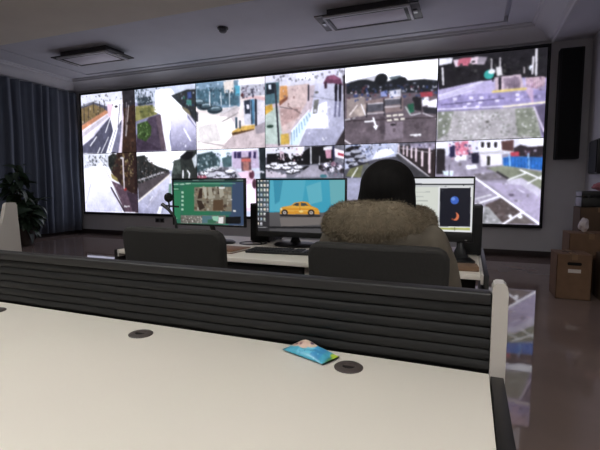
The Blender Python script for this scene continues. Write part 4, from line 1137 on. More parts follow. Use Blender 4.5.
  ('p',(245,220,140),[(0.489,0.592),(0.528,0.566),(0.546,0.606),(0.508,0.625)]),
 ],
 'm2': [
  ('p',(226,230,222),[(-0.886,-0.374),(1.172,-0.291),(1.219,1.903),(-0.884,2.179)]),
  ('p',(238,240,246),[(-0.31,-0.038),(1.022,0.018),(1.024,0.106),(-0.31,0.085)]),
  ('p',(35,36,44),[(-0.31,0.091),(1.024,0.106),(1.024,0.129),(-0.31,0.121)]),
  ('p',(205,208,210),[(-0.31,0.121),(1.024,0.129),(1.024,0.171),(-0.308,0.165)]),
  ('s',8,0.015,[(60,60,70)],[(0.351,0.135),(0.955,0.138),(0.955,0.162),(0.353,0.159)]),
  ('l',(165,170,170),0.012,[(-0.17,0.262),(0.529,0.259)]),
  ('l',(180,185,182),0.012,[(-0.17,0.35),(0.455,0.344)]),
  ('l',(180,185,182),0.015,[(-0.168,0.435),(0.505,0.426)]),
  ('l',(180,185,182),0.014,[(-0.168,0.524),(0.408,0.512)]),
  ('p',(240,242,245),[(0.62,0.159),(0.984,0.153),(0.995,1.006),(0.629,0.997)]),
  ('p',(18,20,34),[(0.638,0.185),(0.969,0.176),(0.978,0.888),(0.645,0.906)]),
  ('p',(195,200,105),[(0.647,0.924),(0.976,0.912),(0.976,0.953),(0.647,0.965)]),
  ('l',(40,44,30),0.014,[(0.812,0.915),(0.813,0.962)]),
  ('l',(150,155,100),0.009,[(0.656,0.947),(0.969,0.938)]),
  ('e',(62,105,205),(0.801,0.409),(0.045,0.073)),
  ('e',(120,160,235),(0.786,0.385),(0.02,0.03)),
  ('e',(228,125,85),(0.815,0.709),(0.04,0.076)),
  ('e',(18,20,34),(0.793,0.691),(0.035,0.071)),
  ('e',(150,75,50),(0.783,0.759),(0.01,0.015)),
  ('s',6,0.011,[(150,150,150)],[(0.645,0.218),(0.674,0.218),(0.674,0.259),(0.645,0.259)]),
 ],
}
# ------------------------------------------------------------ materials
M = {
 'wall': mat('grey_wall_paint', (206, 205, 210), .8, noise=.04, scale=3, bump=.05),
 'wall_dark': mat('front_wall_paint', (205, 200, 190), .8),
 'ceil': mat('white_ceiling_paint', (212, 214, 222), .85, noise=.03, scale=2),
 'soffit': mat('cream_beam_paint', (242, 238, 224), .85, noise=.03, scale=2),
 'crown': mat('crown_paint', (212, 213, 218), .7),
 'floor': mat('polished_brown_floor', (146, 128, 121), .035, noise=.10, scale=1.5, spec=.6),
 'base': mat('dark_baseboard', (62, 52, 50), .5),
 'black': mat('black_plastic', (18, 18, 20), .4),
 'matte': mat('matt_black', (14, 14, 15), .7),
 'grille': mat('speaker_cloth', (12, 12, 14), .9, noise=.3, scale=300),
 'curtain': mat('blue_grey_curtain', (90, 98, 112), .85, noise=.12, scale=60, stretch=(1, 1, .05), sheen=.2),
 'white': mat('white_laminate', (226, 219, 208), .42, noise=.015, scale=2),
 'whiteplastic': mat('white_metal', (192, 186, 180), .4),
 'darkpanel': mat('black_desk_panel', (30, 28, 28), .45),
 'fabric': mat('black_ribbed_fabric', (16, 16, 18), .62, noise=.25, scale=30, stretch=(.15, 1, 1), bump=.25),
 'cap': mat('dark_grey_rail', (34, 33, 34), .5),
 'chair': mat('charcoal_chair_fabric', (42, 40, 38), .85, noise=.12, scale=120, bump=.1),
 'chairplastic': mat('black_chair_plastic', (24, 24, 24), .5),
 'chrome': mat('grey_metal', (150, 150, 150), .3, metal=1),
 'lampframe': mat('dark_lamp_frame', (50, 48, 52), .45),
 'lamplip': mat('pale_lamp_lip', (205, 205, 212), .35),
 'diffuser': mat('unlit_diffuser', (232, 230, 240), .5),
 'hair': mat('black_hair', (13, 11, 11), .8, noise=.4, scale=60, stretch=(1, 1, .08), bump=.3, spec=.2),
 'skin': mat('skin', (205, 160, 135), .5),
 'coat': mat('khaki_coat', (102, 94, 82), .85, noise=.08, scale=14, bump=.35),
 'fur': mat('beige_fur', (126, 114, 95), .9, noise=.22, scale=40),
 'trousers': mat('dark_trousers', (40, 42, 50), .85),
 'shoe': mat('black_shoe', (22, 20, 20), .5),
 'eye': mat('dark_eye', (20, 15, 12), .2),
 'lip': mat('lip', (170, 95, 90), .5),
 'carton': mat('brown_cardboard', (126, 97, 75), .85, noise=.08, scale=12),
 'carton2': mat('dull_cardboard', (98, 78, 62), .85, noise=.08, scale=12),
 'tape': mat('tan_tape', (140, 108, 78), .3),
 'paper': mat('white_paper', (222, 214, 208), .7),
 'hole': mat('dark_hole', (10, 8, 7), .9),
 'leaf': mat('dark_green_leaf', (52, 70, 52), .45, noise=.25, scale=10),
 'stem': mat('brown_stem', (70, 56, 42), .8),
 'pot': mat('dark_ceramic_pot', (58, 50, 46), .35),
 'soil': mat('soil', (38, 30, 24), .95, noise=.3, scale=40, bump=.5),
 'grom': mat('brown_grey_grommet', (74, 66, 64), .45),
 'bag': mat('white_plastic_bag', (225, 215, 218), .35, noise=.05),
 'pink': mat('pink_cloth', (190, 120, 130), .8),
 'notebook': mat('brown_notebook', (118, 78, 48), .55, noise=.15, scale=20),
 'wood': mat('brown_wood_block', (120, 92, 70), .55, noise=.2, scale=30, stretch=(.1, 1, 1)),
 'socket': mat('grey_socket', (92, 92, 98), .45),
 'key': mat('key_black', (26, 26, 28), .5),
}
SCREEN = emit_attr('video_wall_picture', SCREEN_POWER)
MONITOR = emit_attr('monitor_picture', 0.85)

# ------------------------------------------------------------ the room
XL, XR, YB, YF = -10.06, 1.86, 8.80, -3.2
ZC = 4.0
FZ = -.06           # floor level
struct(MB().box(XL - .1, XR + .1, YF - .1, YB + .1, FZ - .12, FZ), 'floor', M['floor'])
struct(MB().box(XL - .1, XR + .1, YB, YB + .12, FZ, ZC + .2), 'wall_back', M['wall'])
struct(MB().box(XL - .12, XL, YF, YB, FZ, ZC + .2), 'wall_left', M['wall'])
struct(MB().box(XR, XR + .12, YF, YB, FZ, ZC + .2), 'wall_right', M['wall'])
struct(MB().box(XL, XR, YF - .12, YF, FZ, ZC + .2), 'wall_front', M['wall_dark'])
# ceiling with a shallow tray: the rim stands 3 cm below the middle, a shadow gap in between
TX0, TX1, TY1 = -8.95, 0.43, 8.20
c = MB()
c.box(XL, XR, YF, YB, ZC + .10, ZC + .16)
c.box(XL, TX0 - .07, 5.0, YB, ZC, ZC + .11)
c.box(TX1 + .07, XR, 5.0, YB, ZC, ZC + .11)
c.box(TX0 - .075, TX1 + .075, TY1 + .07, YB, ZC, ZC + .11)
c.box(TX0, TX1, 5.0, TY1, ZC, ZC + .11)
struct(c, 'ceiling', M['ceil'])
struct(MB().box(XL, XR, YF, 5.12, 3.6, ZC + .06), 'trim_1', M['soffit'])           # low cream ceiling in front, ending in a beam
struct(MB().box(1.27, XR, 5.12, YB, 3.74, ZC + .02), 'trim_2', M['ceil'])            # low strip along the right wall
# crown moulding: back, left and along the low strip
prof = [(0, 3.70), (.03, 3.70), (.045, 3.735), (.09, 3.75), (.11, 3.78), (.18, 3.86), (.28, 3.92), (.34, 3.93), (.345, 3.965), (.38, 3.97), (.385, 4.005), (0, 4.005)]
def crown(name, path):
    """profile swept along a path of (x, y, outward dx, outward dy) mitre points"""
    b = MB()
    rows = [[b.bm.verts.new((x + dx * q, y + dy * q, z)) for q, z in prof] for x, y, dx, dy in path]
    n = len(prof)
    for a, d in zip(rows, rows[1:]):
        for i in range(n): b.bm.faces.new((a[i], a[(i + 1) % n], d[(i + 1) % n], d[i]))
    b.bm.faces.new(rows[0]); b.bm.faces.new(rows[-1][::-1])
    struct(b, name, M['crown'], 25)
crown('trim_3', [(XL, 5.1, 1, 0), (XL, YB, 1, -1)])
crown('trim_4', [(XL, YB, 1, -1), (1.27, YB, -1, -1)])
crown('trim_5', [(1.27, YB, -1, -1), (1.27, 5.1, -1, 0)])
struct(MB().box(XL, XR, YB - .018, YB, FZ, FZ + .115, .004), 'baseboard_back', M['base'])
struct(MB().box(XR - .018, XR, YF, YB - .02, FZ, FZ + .115, .004), 'baseboard_right', M['base'])
struct(MB().box(XL, XL + .018, YF, YB - .02, FZ, FZ + .115, .004), 'baseboard_left', M['base'])

# ------------------------------------------------------------ the video wall
VX0, VX1, VZ0, VZ1, VY = -9.737, 1.184, 0.5335, 3.6435, 8.705
wall = tag(empty('video_wall', (VX0, 8.75, VZ0)), 'huge video wall of twelve street camera pictures covering the back wall', 'video wall')
VW, VH = VX1 - VX0, VZ1 - VZ0
cw, ch = VW / 6, VH / 2
MB().box(-.03, VW + .03, -.025, .045, -.03, VH + .03).build('cabinet', M['matte'], wall)
f = MB()
f.box(-.048, -.008, -.055, .04, -.055, VH + .05, .006).box(VW + .008, VW + .045, -.055, .04, -.055, VH + .05, .006)
f.box(-.008, VW + .008, -.06, .04, -.055, -.008, .004).box(-.008, VW + .008, -.06, .04, VH + .008, VH + .05, .004)
f.build('frame', M['black'], wall)
for r in range(2):
    for cc in range(6):
        me = picture_mesh('screen_panel', SCREEN, FEEDS['%d%d' % (cc, r)], 120, 100, cw - .012, ch - .012, 7 * cc + r, None, .10)
        link('screen_panel', me, wall, (cc * cw + .006, -.045, (1 - r) * ch + .006))

# ------------------------------------------------------------ ceiling lights
def ceiling_light(x, y, z, label, lit=None):
    t = tag(empty('ceiling_light', (x, y, z)), label, 'ceiling light', 'flat ceiling lights')
    MB().box(-.62, .62, -.25, .25, -.105, 0, .01).build('housing', M['lampframe'], t)
    p = MB()
    p.box(-.80, .80, -.33, -.275, -.125, -.105, .003).box(-.80, .80, .275, .33, -.125, -.105, .003)
    p.box(-.80, -.60, -.275, .275, -.125, -.105, .003).box(.60, .80, -.275, .275, -.125, -.105, .003)
    p.build('frame', M['lampframe'], t)
    for sy in (-1, 1):
        MB().box(-.67, .67, sy * .290 - .017, sy * .290 + .017, -.155, -.12, .004).build('lip', M['lamplip'], t)
    for sx in (-1, 1):
        MB().box(sx * .652 - .019, sx * .652 + .019, -.27, .27, -.155, -.12, .004).build('lip', M['lamplip'], t)
        MB().box(sx * .72 - .03, sx * .72 + .03, -.06, .06, -.14, -.125, .005).build('clip', M['chrome'], t)
    rm = MB()
    rm.box(-.632, .632, -.272, -.228, -.152, -.125, .003).box(-.632, .632, .228, .272, -.152, -.125, .003)
    rm.box(-.632, -.575, -.228, .228, -.152, -.125, .003).box(.575, .632, -.228, .228, -.152, -.125, .003)
    rm.build('rim', M['black'], t)
    MB().box(-.58, .58, -.235, .235, -.145, -.122, .004).build('diffuser', lit or M['diffuser'], t)
    return t
ceiling_light(-7.4, 6.95, ZC, 'unlit flat grey ceiling light with dark frame above the left of the video wall')
ceiling_light(-1.58, 6.93, ZC, 'unlit flat grey ceiling light with dark frame above the right of the video wall')
LIT = emit('lit_diffuser', (250, 250, 247), FRONT_LAMP)
ceiling_light(-2.5, .35, 3.6, 'lit ceiling light over the front desks, left of the viewpoint', LIT)
ceiling_light(.7, -.6, 3.6, 'lit ceiling light over the front desks, straight above the viewpoint', LIT)

d = tag(empty('smoke_detector', (-4.14, 6.76, ZC)), 'small round dark smoke detector on the grey ceiling', 'smoke detector')
MB().lathe([(.095, 0), (.095, -.02), (.08, -.03), (.07, -.03)]).build('base', M['lampframe'], d)
MB().lathe([(.07, -.028), (.068, -.06), (.05, -.08), (.02, -.088), (.004, -.089)]).build('sensor_dome', M['socket'], d)

# ------------------------------------------------------------ curtain, wall socket, loudspeaker, wall box
ny, nz = 260, 12
y0, y1 = 5.2, 8.74
b = MB(); rows = []
rnd = random.Random(3)
ph = [0]
for i in range(ny): ph.append(ph[-1] + 2 * PI * (y1 - y0) / ny / .27 * (1 + .35 * math.sin(i * .11) + .2 * math.sin(i * .043)))
for k in range(nz + 1):
    z = .03 + (3.70 - .03) * k / nz
    rows.append([b.bm.verts.new((XL + .16 + .065 * (math.sin(ph[i]) + .25 * math.sin(2.3 * ph[i] + 1)) * (1.1 - .35 * k / nz) + .012 * math.sin(3 * z + i * .05), y0 + (y1 - y0) * i / (ny - 1), z)) for i in range(ny)])
for a, e in zip(rows, rows[1:]):
    for i in range(ny - 1): b.bm.faces.new((a[i], a[i + 1], e[i + 1], e[i]))
o = b.build('curtain', M['curtain'], smooth=180)
sd = o.modifiers.new('thick', 'SOLIDIFY'); sd.thickness = .004
tag(o, 'long blue grey pleated curtain hanging along the left wall', 'curtain')

s = tag(empty('wall_socket', (-7.31, YB, .365)), 'small grey socket plate low on the wall under the video wall', 'socket')
MB().box(-.14, .14, -.014, 0, -.055, .055, .004).build('plate', M['socket'], s)
for sx in (-.07, .07):
    MB().box(sx - .04, sx + .04, -.018, -.012, -.035, .035, .003).build('outlet', M['black'], s)

s = tag(empty('column_speaker', (1.53, YB, 1.70)), 'tall black column loudspeaker on the wall right of the video wall', 'loudspeaker')
MB().box(-.18, .18, -.22, -.02, 0, 1.86, .012).build('enclosure', M['matte'], s)
MB().box(-.15, .15, -.235, -.218, .03, 1.83, .006).build('grille', M['grille'], s)
for z in (.3, 1.5): MB().box(-.06, .06, -.03, 0, z, z + .1, .003).build('bracket', M['black'], s)

s = tag(empty('wall_box', (XR, 7.85, 1.42)), 'dark box mounted on the right wall above the stacked cartons', 'wall box')
MB().box(-.11, 0, -.24, .24, 0, .52, .006).build('body', M['black'], s)
MB().box(-.125, -.108, -.22, .22, .02, .50, .004).build('door', M['matte'], s)

# ------------------------------------------------------------ potted plant and white panel at the far left
pl = tag(empty('potted_plant', (-8.95, 6.40, FZ)), 'tall dark green leafy plant standing before the curtain', 'plant')
MB().lathe([(.14, 0), (.16, .02), (.20, .34), (.215, .36), (.205, .38), (.185, .375), (.18, .33)], n=28).build('pot', M['pot'], pl)
MB().lathe([(.178, .30), (.175, .345), (.05, .355), (.004, .355)]).build('soil', M['soil'], pl)
lf = MB(); L = 9
va = []
for i in range(L + 1):
    t = i / L
    wd = .062 * math.sin(PI * min(1, t * .97 + .03)) ** .8
    zz = .05 * t - .16 * t * t
    va.append([lf.bm.verts.new((t * .30, sgn * wd, zz + (.018 if sgn else 0) * (wd / .06))) for sgn in (-1, 0, 1)])
for a, e in zip(va, va[1:]):
    for k in range(2): lf.bm.faces.new((a[k], a[k + 1], e[k + 1], e[k]))
leaf_me = lf.mesh('leaf', M['leaf'], 180)
rnd = random.Random(11)
for k in range(6):
    a = k * 1.05; h = .55 + .22 * k
    sp = .30 - .02 * k
    pts = [(.05 * math.cos(a), .05 * math.sin(a), .34), (.6 * sp * math.cos(a), .6 * sp * math.sin(a), .34 + h * .45), (sp * math.cos(a), sp * math.sin(a), .3 + h * .85)]
    MB().tube(pts, [.014, .011, .006], 8).build('stem', M['stem'], pl)
    nl = 16 + 4 * k
    for q in range(nl):
        t = .05 + .95 * q / (nl - 1)
        i = 0 if t < .5 else 1
        u = (t - .5 * i) * 2
        p = Vector(pts[i]).lerp(Vector(pts[i + 1]), u)
        o = link('leaf', leaf_me, pl, p, (rnd.uniform(-.5, .5), rnd.uniform(-.55, .75), q * 2.4 + rnd.uniform(-.4, .4)))
        sc = rnd.uniform(.9, 1.5); o.scale = (sc, sc, sc)

s = tag(empty('desk_end_panel', (-3.46, 2.32, 0)), 'white curved desk end panel standing at the far left before the plant', 'desk panel')
MB().prism([(-.30, FZ), (.12, FZ), (.11, .60), (.085, 1.05), (.075, 1.075), (.01, 1.075), (-.005, 1.06), (-.03, .95), (-.08, .82), (-.15, .70), (-.24, .62), (-.30, .60)], 'x', -.02, .02).build('panel', M['whiteplastic'], s)
MB().box(-.026, .026, -.31, .13, FZ, FZ + .03, .004).build('foot', M['darkpanel'], s)

# ------------------------------------------------------------ front desk with its ribbed partition
DX, DY = .058, 1.105
desk = tag(empty('front_desk', (DX, DY, 0)), 'white topped desk in the foreground with black end panel', 'desk')
MB().box(-3.4, 0, -.80, 0, .722, .75, .002).build('desktop', M['white'], desk)
MB().box(.003, .032, -.81, -.012, FZ, .75, .002).build('end_panel', M['darkpanel'], desk)
MB().box(-3.43, -3.402, -.80, -.012, FZ, .75, .002).build('end_panel', M['darkpanel'], desk)
MB().box(-3.39, -.01, -.06, -.042, .2, .72).build('modesty_panel', M['darkpanel'], desk)
part = tag(empty('desk_partition', (DX, DY + .003, .75)), 'low black ribbed partition along the back of the white foreground desk', 'partition')
MB().box(-3.42, .0, (.012), .032, -.70, .18).build('backing', M['fabric'], part)
MB().box(-3.42, .0, -.002, .044, .168, .198, .006, 3).build('top_rail', M['cap'], part)
sl = MB()
hs = .1665 / 6
pf = [(.009, .0006), (.0055, .0016), (.003, .007), (.0018, .0138), (.003, .0205), (.0055, hs - .0016), (.009, hs - .0006), (.03, hs - .001), (.03, .001)]
n = 60; rows = []
for i in range(n + 1):
    x = -3.42 + 3.42 * i / n
    rows.append([sl.bm.verts.new((x, yy + .0015 * math.sin(i * .9), zz)) for yy, zz in pf])
for a, e in zip(rows, rows[1:]):
    for k in range(len(pf)): sl.bm.faces.new((a[k], a[(k + 1) % len(pf)], e[(k + 1) % len(pf)], e[k]))
sl.bm.faces.new(rows[0]); sl.bm.faces.new(rows[-1][::-1])
slm = sl.mesh('slat', M['fabric'], 50)
for k in range(6): link('slat', slm, part, (0, 0, .001 + k * hs))
pp = MB().prism([(.002, -.75 + FZ), (.035, -.75 + FZ), (.036, .20), (.033, .217), (.026, .224), (.010, .224), (.004, .220), (.001, .21)], 'y', -.004, .048)
o = pp.build('end_post', M['whiteplastic'], part)
o['label'] = 'white rounded end post'

for k, x in enumerate((-1.597, -.925, -.268)):
    g = tag(empty('cable_grommet', (x, 1.012, .75)), ('dark round cable grommet at the left edge of the white desktop', 'dark round cable grommet midway along the white desktop', 'dark round cable grommet beside the blue packet')[k], 'cable grommet', 'cable grommets in the white desktop')
    MB().lathe([(.036, 0), (.0365, .0025), (.033, .005), (.017, .0055), (.016, .004), (.016, 0)], n=32).build('ring', M['grom'], g)
    o = MB().lathe([(.0158, .0005), (.0158, .0030), (.001, .0032)], n=24).build('hole', M['hole'], g)
    MB().prism([(-.016, .002), (.016, .002), (.015, .010), (.009, .015), (-.009, .015), (-.015, .010)], 'z', .003, .0048).build('flap', M['grom'], g)

PK = [('p', (78, 168, 196), [(-.1, -.1), (1.1, -.1), (1.1, 1.1), (-.1, 1.1)]), ('p', (95, 176, 178), [(-.1, -.1), (.3, -.1), (.2, .5), (-.1, .7)]),
      ('p', (104, 190, 216), [(.3, .5), (.75, .4), (.72, .95), (.35, .98)]), ('p', (70, 150, 200), [(.60, .3), (.80, .2), (.86, .95), (.64, .9)]),
      ('p', (178, 202, 64), [(.86, -.1), (1.1, -.1), (1.1, .45), (.9, .4)]), ('p', (96, 140, 70), [(.93, .36), (1.1, .36), (1.1, 1.1), (.97, 1.1)]), ('b', 1),
      ('e', (208, 184, 166), (.30, .46), (.17, .26)), ('e', (214, 190, 172), (.46, .38), (.14, .24)), ('e', (200, 172, 156), (.20, .62), (.11, .13)), ('e', (206, 176, 160), (.38, .60), (.10, .14)),
      ('e', (112, 76, 88), (.22, .62), (.03, .05)), ('e', (96, 74, 96), (.50, .40), (.035, .07)), ('e', (130, 92, 98), (.31, .60), (.028, .05)),
      ('l', (80, 66, 92), .04, [(.14, .5), (.19, .42)]), ('s', 14, .07, [(130, 205, 225), (70, 140, 190)], [(.35, .75), (.8, .6), (.8, .95), (.35, .95)])]
pm = bpy.data.materials.new('printed_foil'); pm.use_nodes = True
at = pm.node_tree.nodes.new('ShaderNodeAttribute'); at.attribute_name = 'picture'
pb = pm.node_tree.nodes['Principled BSDF']; pm.node_tree.links.new(at.outputs['Color'], pb.inputs['Base Color']); pb.inputs['Roughness'].default_value = .3
pk = tag(empty('snack_packet', (-.386, 1.056, .7505), -.38), 'small blue plastic packet with beige print and green end on the white desk', 'packet')
def pillow(top):
    def sh(u, v):
        e = (max(0, math.sin(PI * min(1, max(0, (u - .04) / .92)))) ** .45) * (math.sin(PI * v) ** .5)
        wob = .0022 * math.sin(9 * u + 5 * v) * math.sin(7 * v) * e
        h = (.018 + .016 * math.exp(-((u - .32) / .22) ** 2 - ((v - .3) / .3) ** 2)) * e + wob
        return ((u - .5) * .15, (.5 - v) * .068, .004 + (h if top else -.004 * min(1, e * 2)))
    return sh
link('wrapper_front', picture_mesh('wrapper_front', pm, PK, 60, 30, .15, .068, 1, pillow(True)), pk)
link('wrapper_back', picture_mesh('wrapper_back', pm, [('p', (50, 120, 150), [(-.1, -.1), (1.1, -.1), (1.1, 1.1), (-.1, 1.1)])], 30, 14, .15, .068, 1, pillow(False)), pk)

# ------------------------------------------------------------ the operators' console desk
con = tag(empty('console_desk', (-1.15, 2.40, 0)), 'long white console desk with black ends carrying the three monitors', 'desk')
MB().box(-1.2015, 1.2165, -.02, 1.06, .722, .75, .003).build('desktop', M['white'], con)
for sx in (-1, 1):
    xa = sorted((sx * 1.224 + .0075, sx * 1.250 + .0075)); xb = sorted((sx * 1.210 + .0075, sx * 1.224 + .0075))
    MB().box(xa[0], xa[1], -.025, 1.065, FZ, .75, .002).build('end_panel', M['darkpanel'], con)
    MB().box(xb[0], xb[1], -.022, 1.062, .70, .752, .002).build('edge_strip', M['whiteplastic'], con)
MB().box(-1.2, 1.2, .30, .318, .15, .72).build('modesty_panel', M['darkpanel'], con)
for x in (-.40, .22):
    MB().box(x, x + .03, .03, 1.0, FZ, .72, .002).build('divider_panel', M['whiteplastic'], con)
MB().box(-.36, .21, .02, .30, .60, .70, .003).build('drawer_tray', M['darkpanel'], con)

def monitor(x0, x1, z0, z1, bez, key, label, base, seed):
    """screen face spans x0..x1, z0..z1 at y=0 of the thing; base = (x, y, kind)"""
    xm = base[0]
    t = tag(empty('monitor', (xm, 2.85, .7505)), label, 'monitor', 'monitors on the console desk')
    l, r, bt, tp = bez
    a0, a1, b0, b1 = x0 - l - xm, x1 + r - xm, z0 - bt - .75, z1 + tp - .75
    MB().box(a0 + .01, a1 - .01, .012, .04, b0 + .01, b1 - .01, .008).build('back_cover', M['black'], t)
    f = MB()
    f.box(a0, x0 - xm, -.006, .02, b0, b1, .002).box(x1 - xm, a1, -.006, .02, b0, b1, .002)
    f.box(x0 - xm, x1 - xm, -.006, .02, b0, z0 - .75, .002).box(x0 - xm, x1 - xm, -.006, .02, z1 - .75, b1, .002)
    f.build('bezel', M['black'], t)
    link('screen', picture_mesh('screen', MONITOR, FEEDS[key], 130, 78, x1 - x0, z1 - z0, seed), t, (x0 - xm, .001, z0 - .75))
    by = base[1]
    MB().tube([(0, by, .016), (0, by - .01, .08), (0, .06, max(b0 + .06, .12)), (0, .045, b0 + .16)], [(.05, .03), (.022, .016), (.022, .016), (.03, .02)], 12).build('neck', M['black'], t)
    if base[2] == 'oval':
        o = MB().lathe([(.15, 0), (.155, .008), (.14, .018), (.05, .026), (.02, .03)], n=36).build('base', M['black'], t, (0, by, 0))
        o.scale = (1.15, .85, 1)
    else:
        MB().prism([(-.08, -.17), (.085, -.17), (.09, -.12), (.04, .10), (-.04, .10), (-.085, -.12)], 'z', 0, .012).build('base', M['black'], t, (0, by, 0))
    MB().box((a1 - .05), (a1 - .035), -.009, -.004, b0 + .012, b0 + .017).build('power_light', M['chrome'], t)
monitor(-2.222, -1.583, .911, 1.259, (.014, .014, .014, .012), 'm0', 'left monitor showing a green interface with photo thumbnails', (-1.93, .14, 'oval'), 21)
monitor(-1.465, -.796, .880, 1.253, (.012, .012, .04, .012), 'm1', 'middle monitor showing a yellow vintage car on a blue wallpaper', (-1.25, .22, 'oval'), 22)
monitor(-.523, .020, .925, 1.259, (.010, .010, .065, .012), 'm2', 'right monitor with a white page and black panel beside the seated person', (-.045, .02, 'wedge'), 23)

def tower(x, y, label, w_, h_):
    t = tag(empty('computer_case', (x, y, .7505)), label, 'computer', 'black computer cases on the console')
    MB().box(-w_ / 2, w_ / 2, -.15, .15, .008, h_, .006).build('case', M['black'], t)
    MB().box(-w_ / 2 + .006, w_ / 2 - .006, -.158, -.148, .02, h_ - .012, .004).build('front_panel', M['matte'], t)
    MB().cyl((0, -.162, h_ - .04), (0, -.157, h_ - .04), .008).build('power_button', M['chrome'], t)
    for sx in (-1, 1):
        for sy in (-1, 1):
            MB().cyl((sx * (w_ / 2 - .015), sy * .12, 0), (sx * (w_ / 2 - .015), sy * .12, .01), .01).build('foot', M['black'], t)
tower(-1.60, 3.29, 'black computer case standing behind the gap between left and middle monitors', .17, .32)
tower(.02, 3.2, 'black computer case behind the right monitor at the desk end', .13, .335)

k = tag(empty('keyboard', (-1.20, 2.70, .7505), .10), 'black keyboard lying on the console before the middle monitor', 'keyboard')
MB().box(-.24, .24, -.09, .09, 0, .016, .005).build('case', M['black'], k)
kk = MB()
for r in range(6):
    for q in range(21):
        if q in (14, 18): continue
        x = -.228 + q * .0212; y = .062 - r * .026
        kk.box(x, x + .017, y, y + .019, .014, .022, .002, 1)
o = kk.build('keys', M['key'], k); o['kind'] = 'stuff'

n_ = tag(empty('notebook', (-1.64, 2.64, .7505), -.08), 'brown notebook lying on the white console beside the cables', 'notebook')
MB().box(-.16, .16, -.12, .12, 0, .004, .001).box(-.16, .16, -.12, .12, .014, .018, .001).box(-.16, -.155, -.12, .12, 0, .018, .001).build('cover', M['notebook'], n_)
MB().box(-.154, .155, -.115, .115, .004, .014).build('pages', M['paper'], n_)
pts = []
for i in range(60):
    t = i / 59
    pts.append((-1.63 + .10 * math.cos(t * 9) + .08 * t, 3.02 + .09 * math.sin(t * 9) - .04 * t, .7555 + .012 * t))
tag(MB().tube(pts, .004, 8).build('cable', M['black'], smooth=60), 'thin black cable coiled on the white console between the left and middle monitors', 'cable')
o = MB().box(-.10, .06, -.06, .05, 0, .028, .003).build('wood_block', M['wood'], None, (-.005, 2.52, .75), (0, 0, .1))
tag(o, 'small brown block on the console desk by the right monitor base', 'block')

mic = tag(empty('desk_microphone', (-2.10, 2.72, .75)), 'black desk microphone with round head left of the green monitor', 'microphone')
MB().lathe([(.06, 0), (.062, .008), (.05, .02), (.012, .026)], n=24).build('base', M['black'], mic)
MB().tube([(0, 0, .02), (.0, .0, .12), (-.02, 0, .22), (-.07, 0, .275), (-.12, 0, .31), (-.135, 0, .318)], [.010, .010, .011, .012, .014, .016], 10).build('gooseneck', M['black'], mic)
MB().ball((-.072, 0, .372), (.034, .034, .037)).build('round_head', M['matte'], mic)
MB().tube([(-.072, 0, .345), (-.066, 0, .30), (-.075, 0, .278)], .007, 8).build('head_stalk', M['black'], mic)
MB().tube([(-.125, 0, .312), (-.05, 0, .305), (.02, 0, .302)], .007, 8).build('side_arm', M['black'], mic)

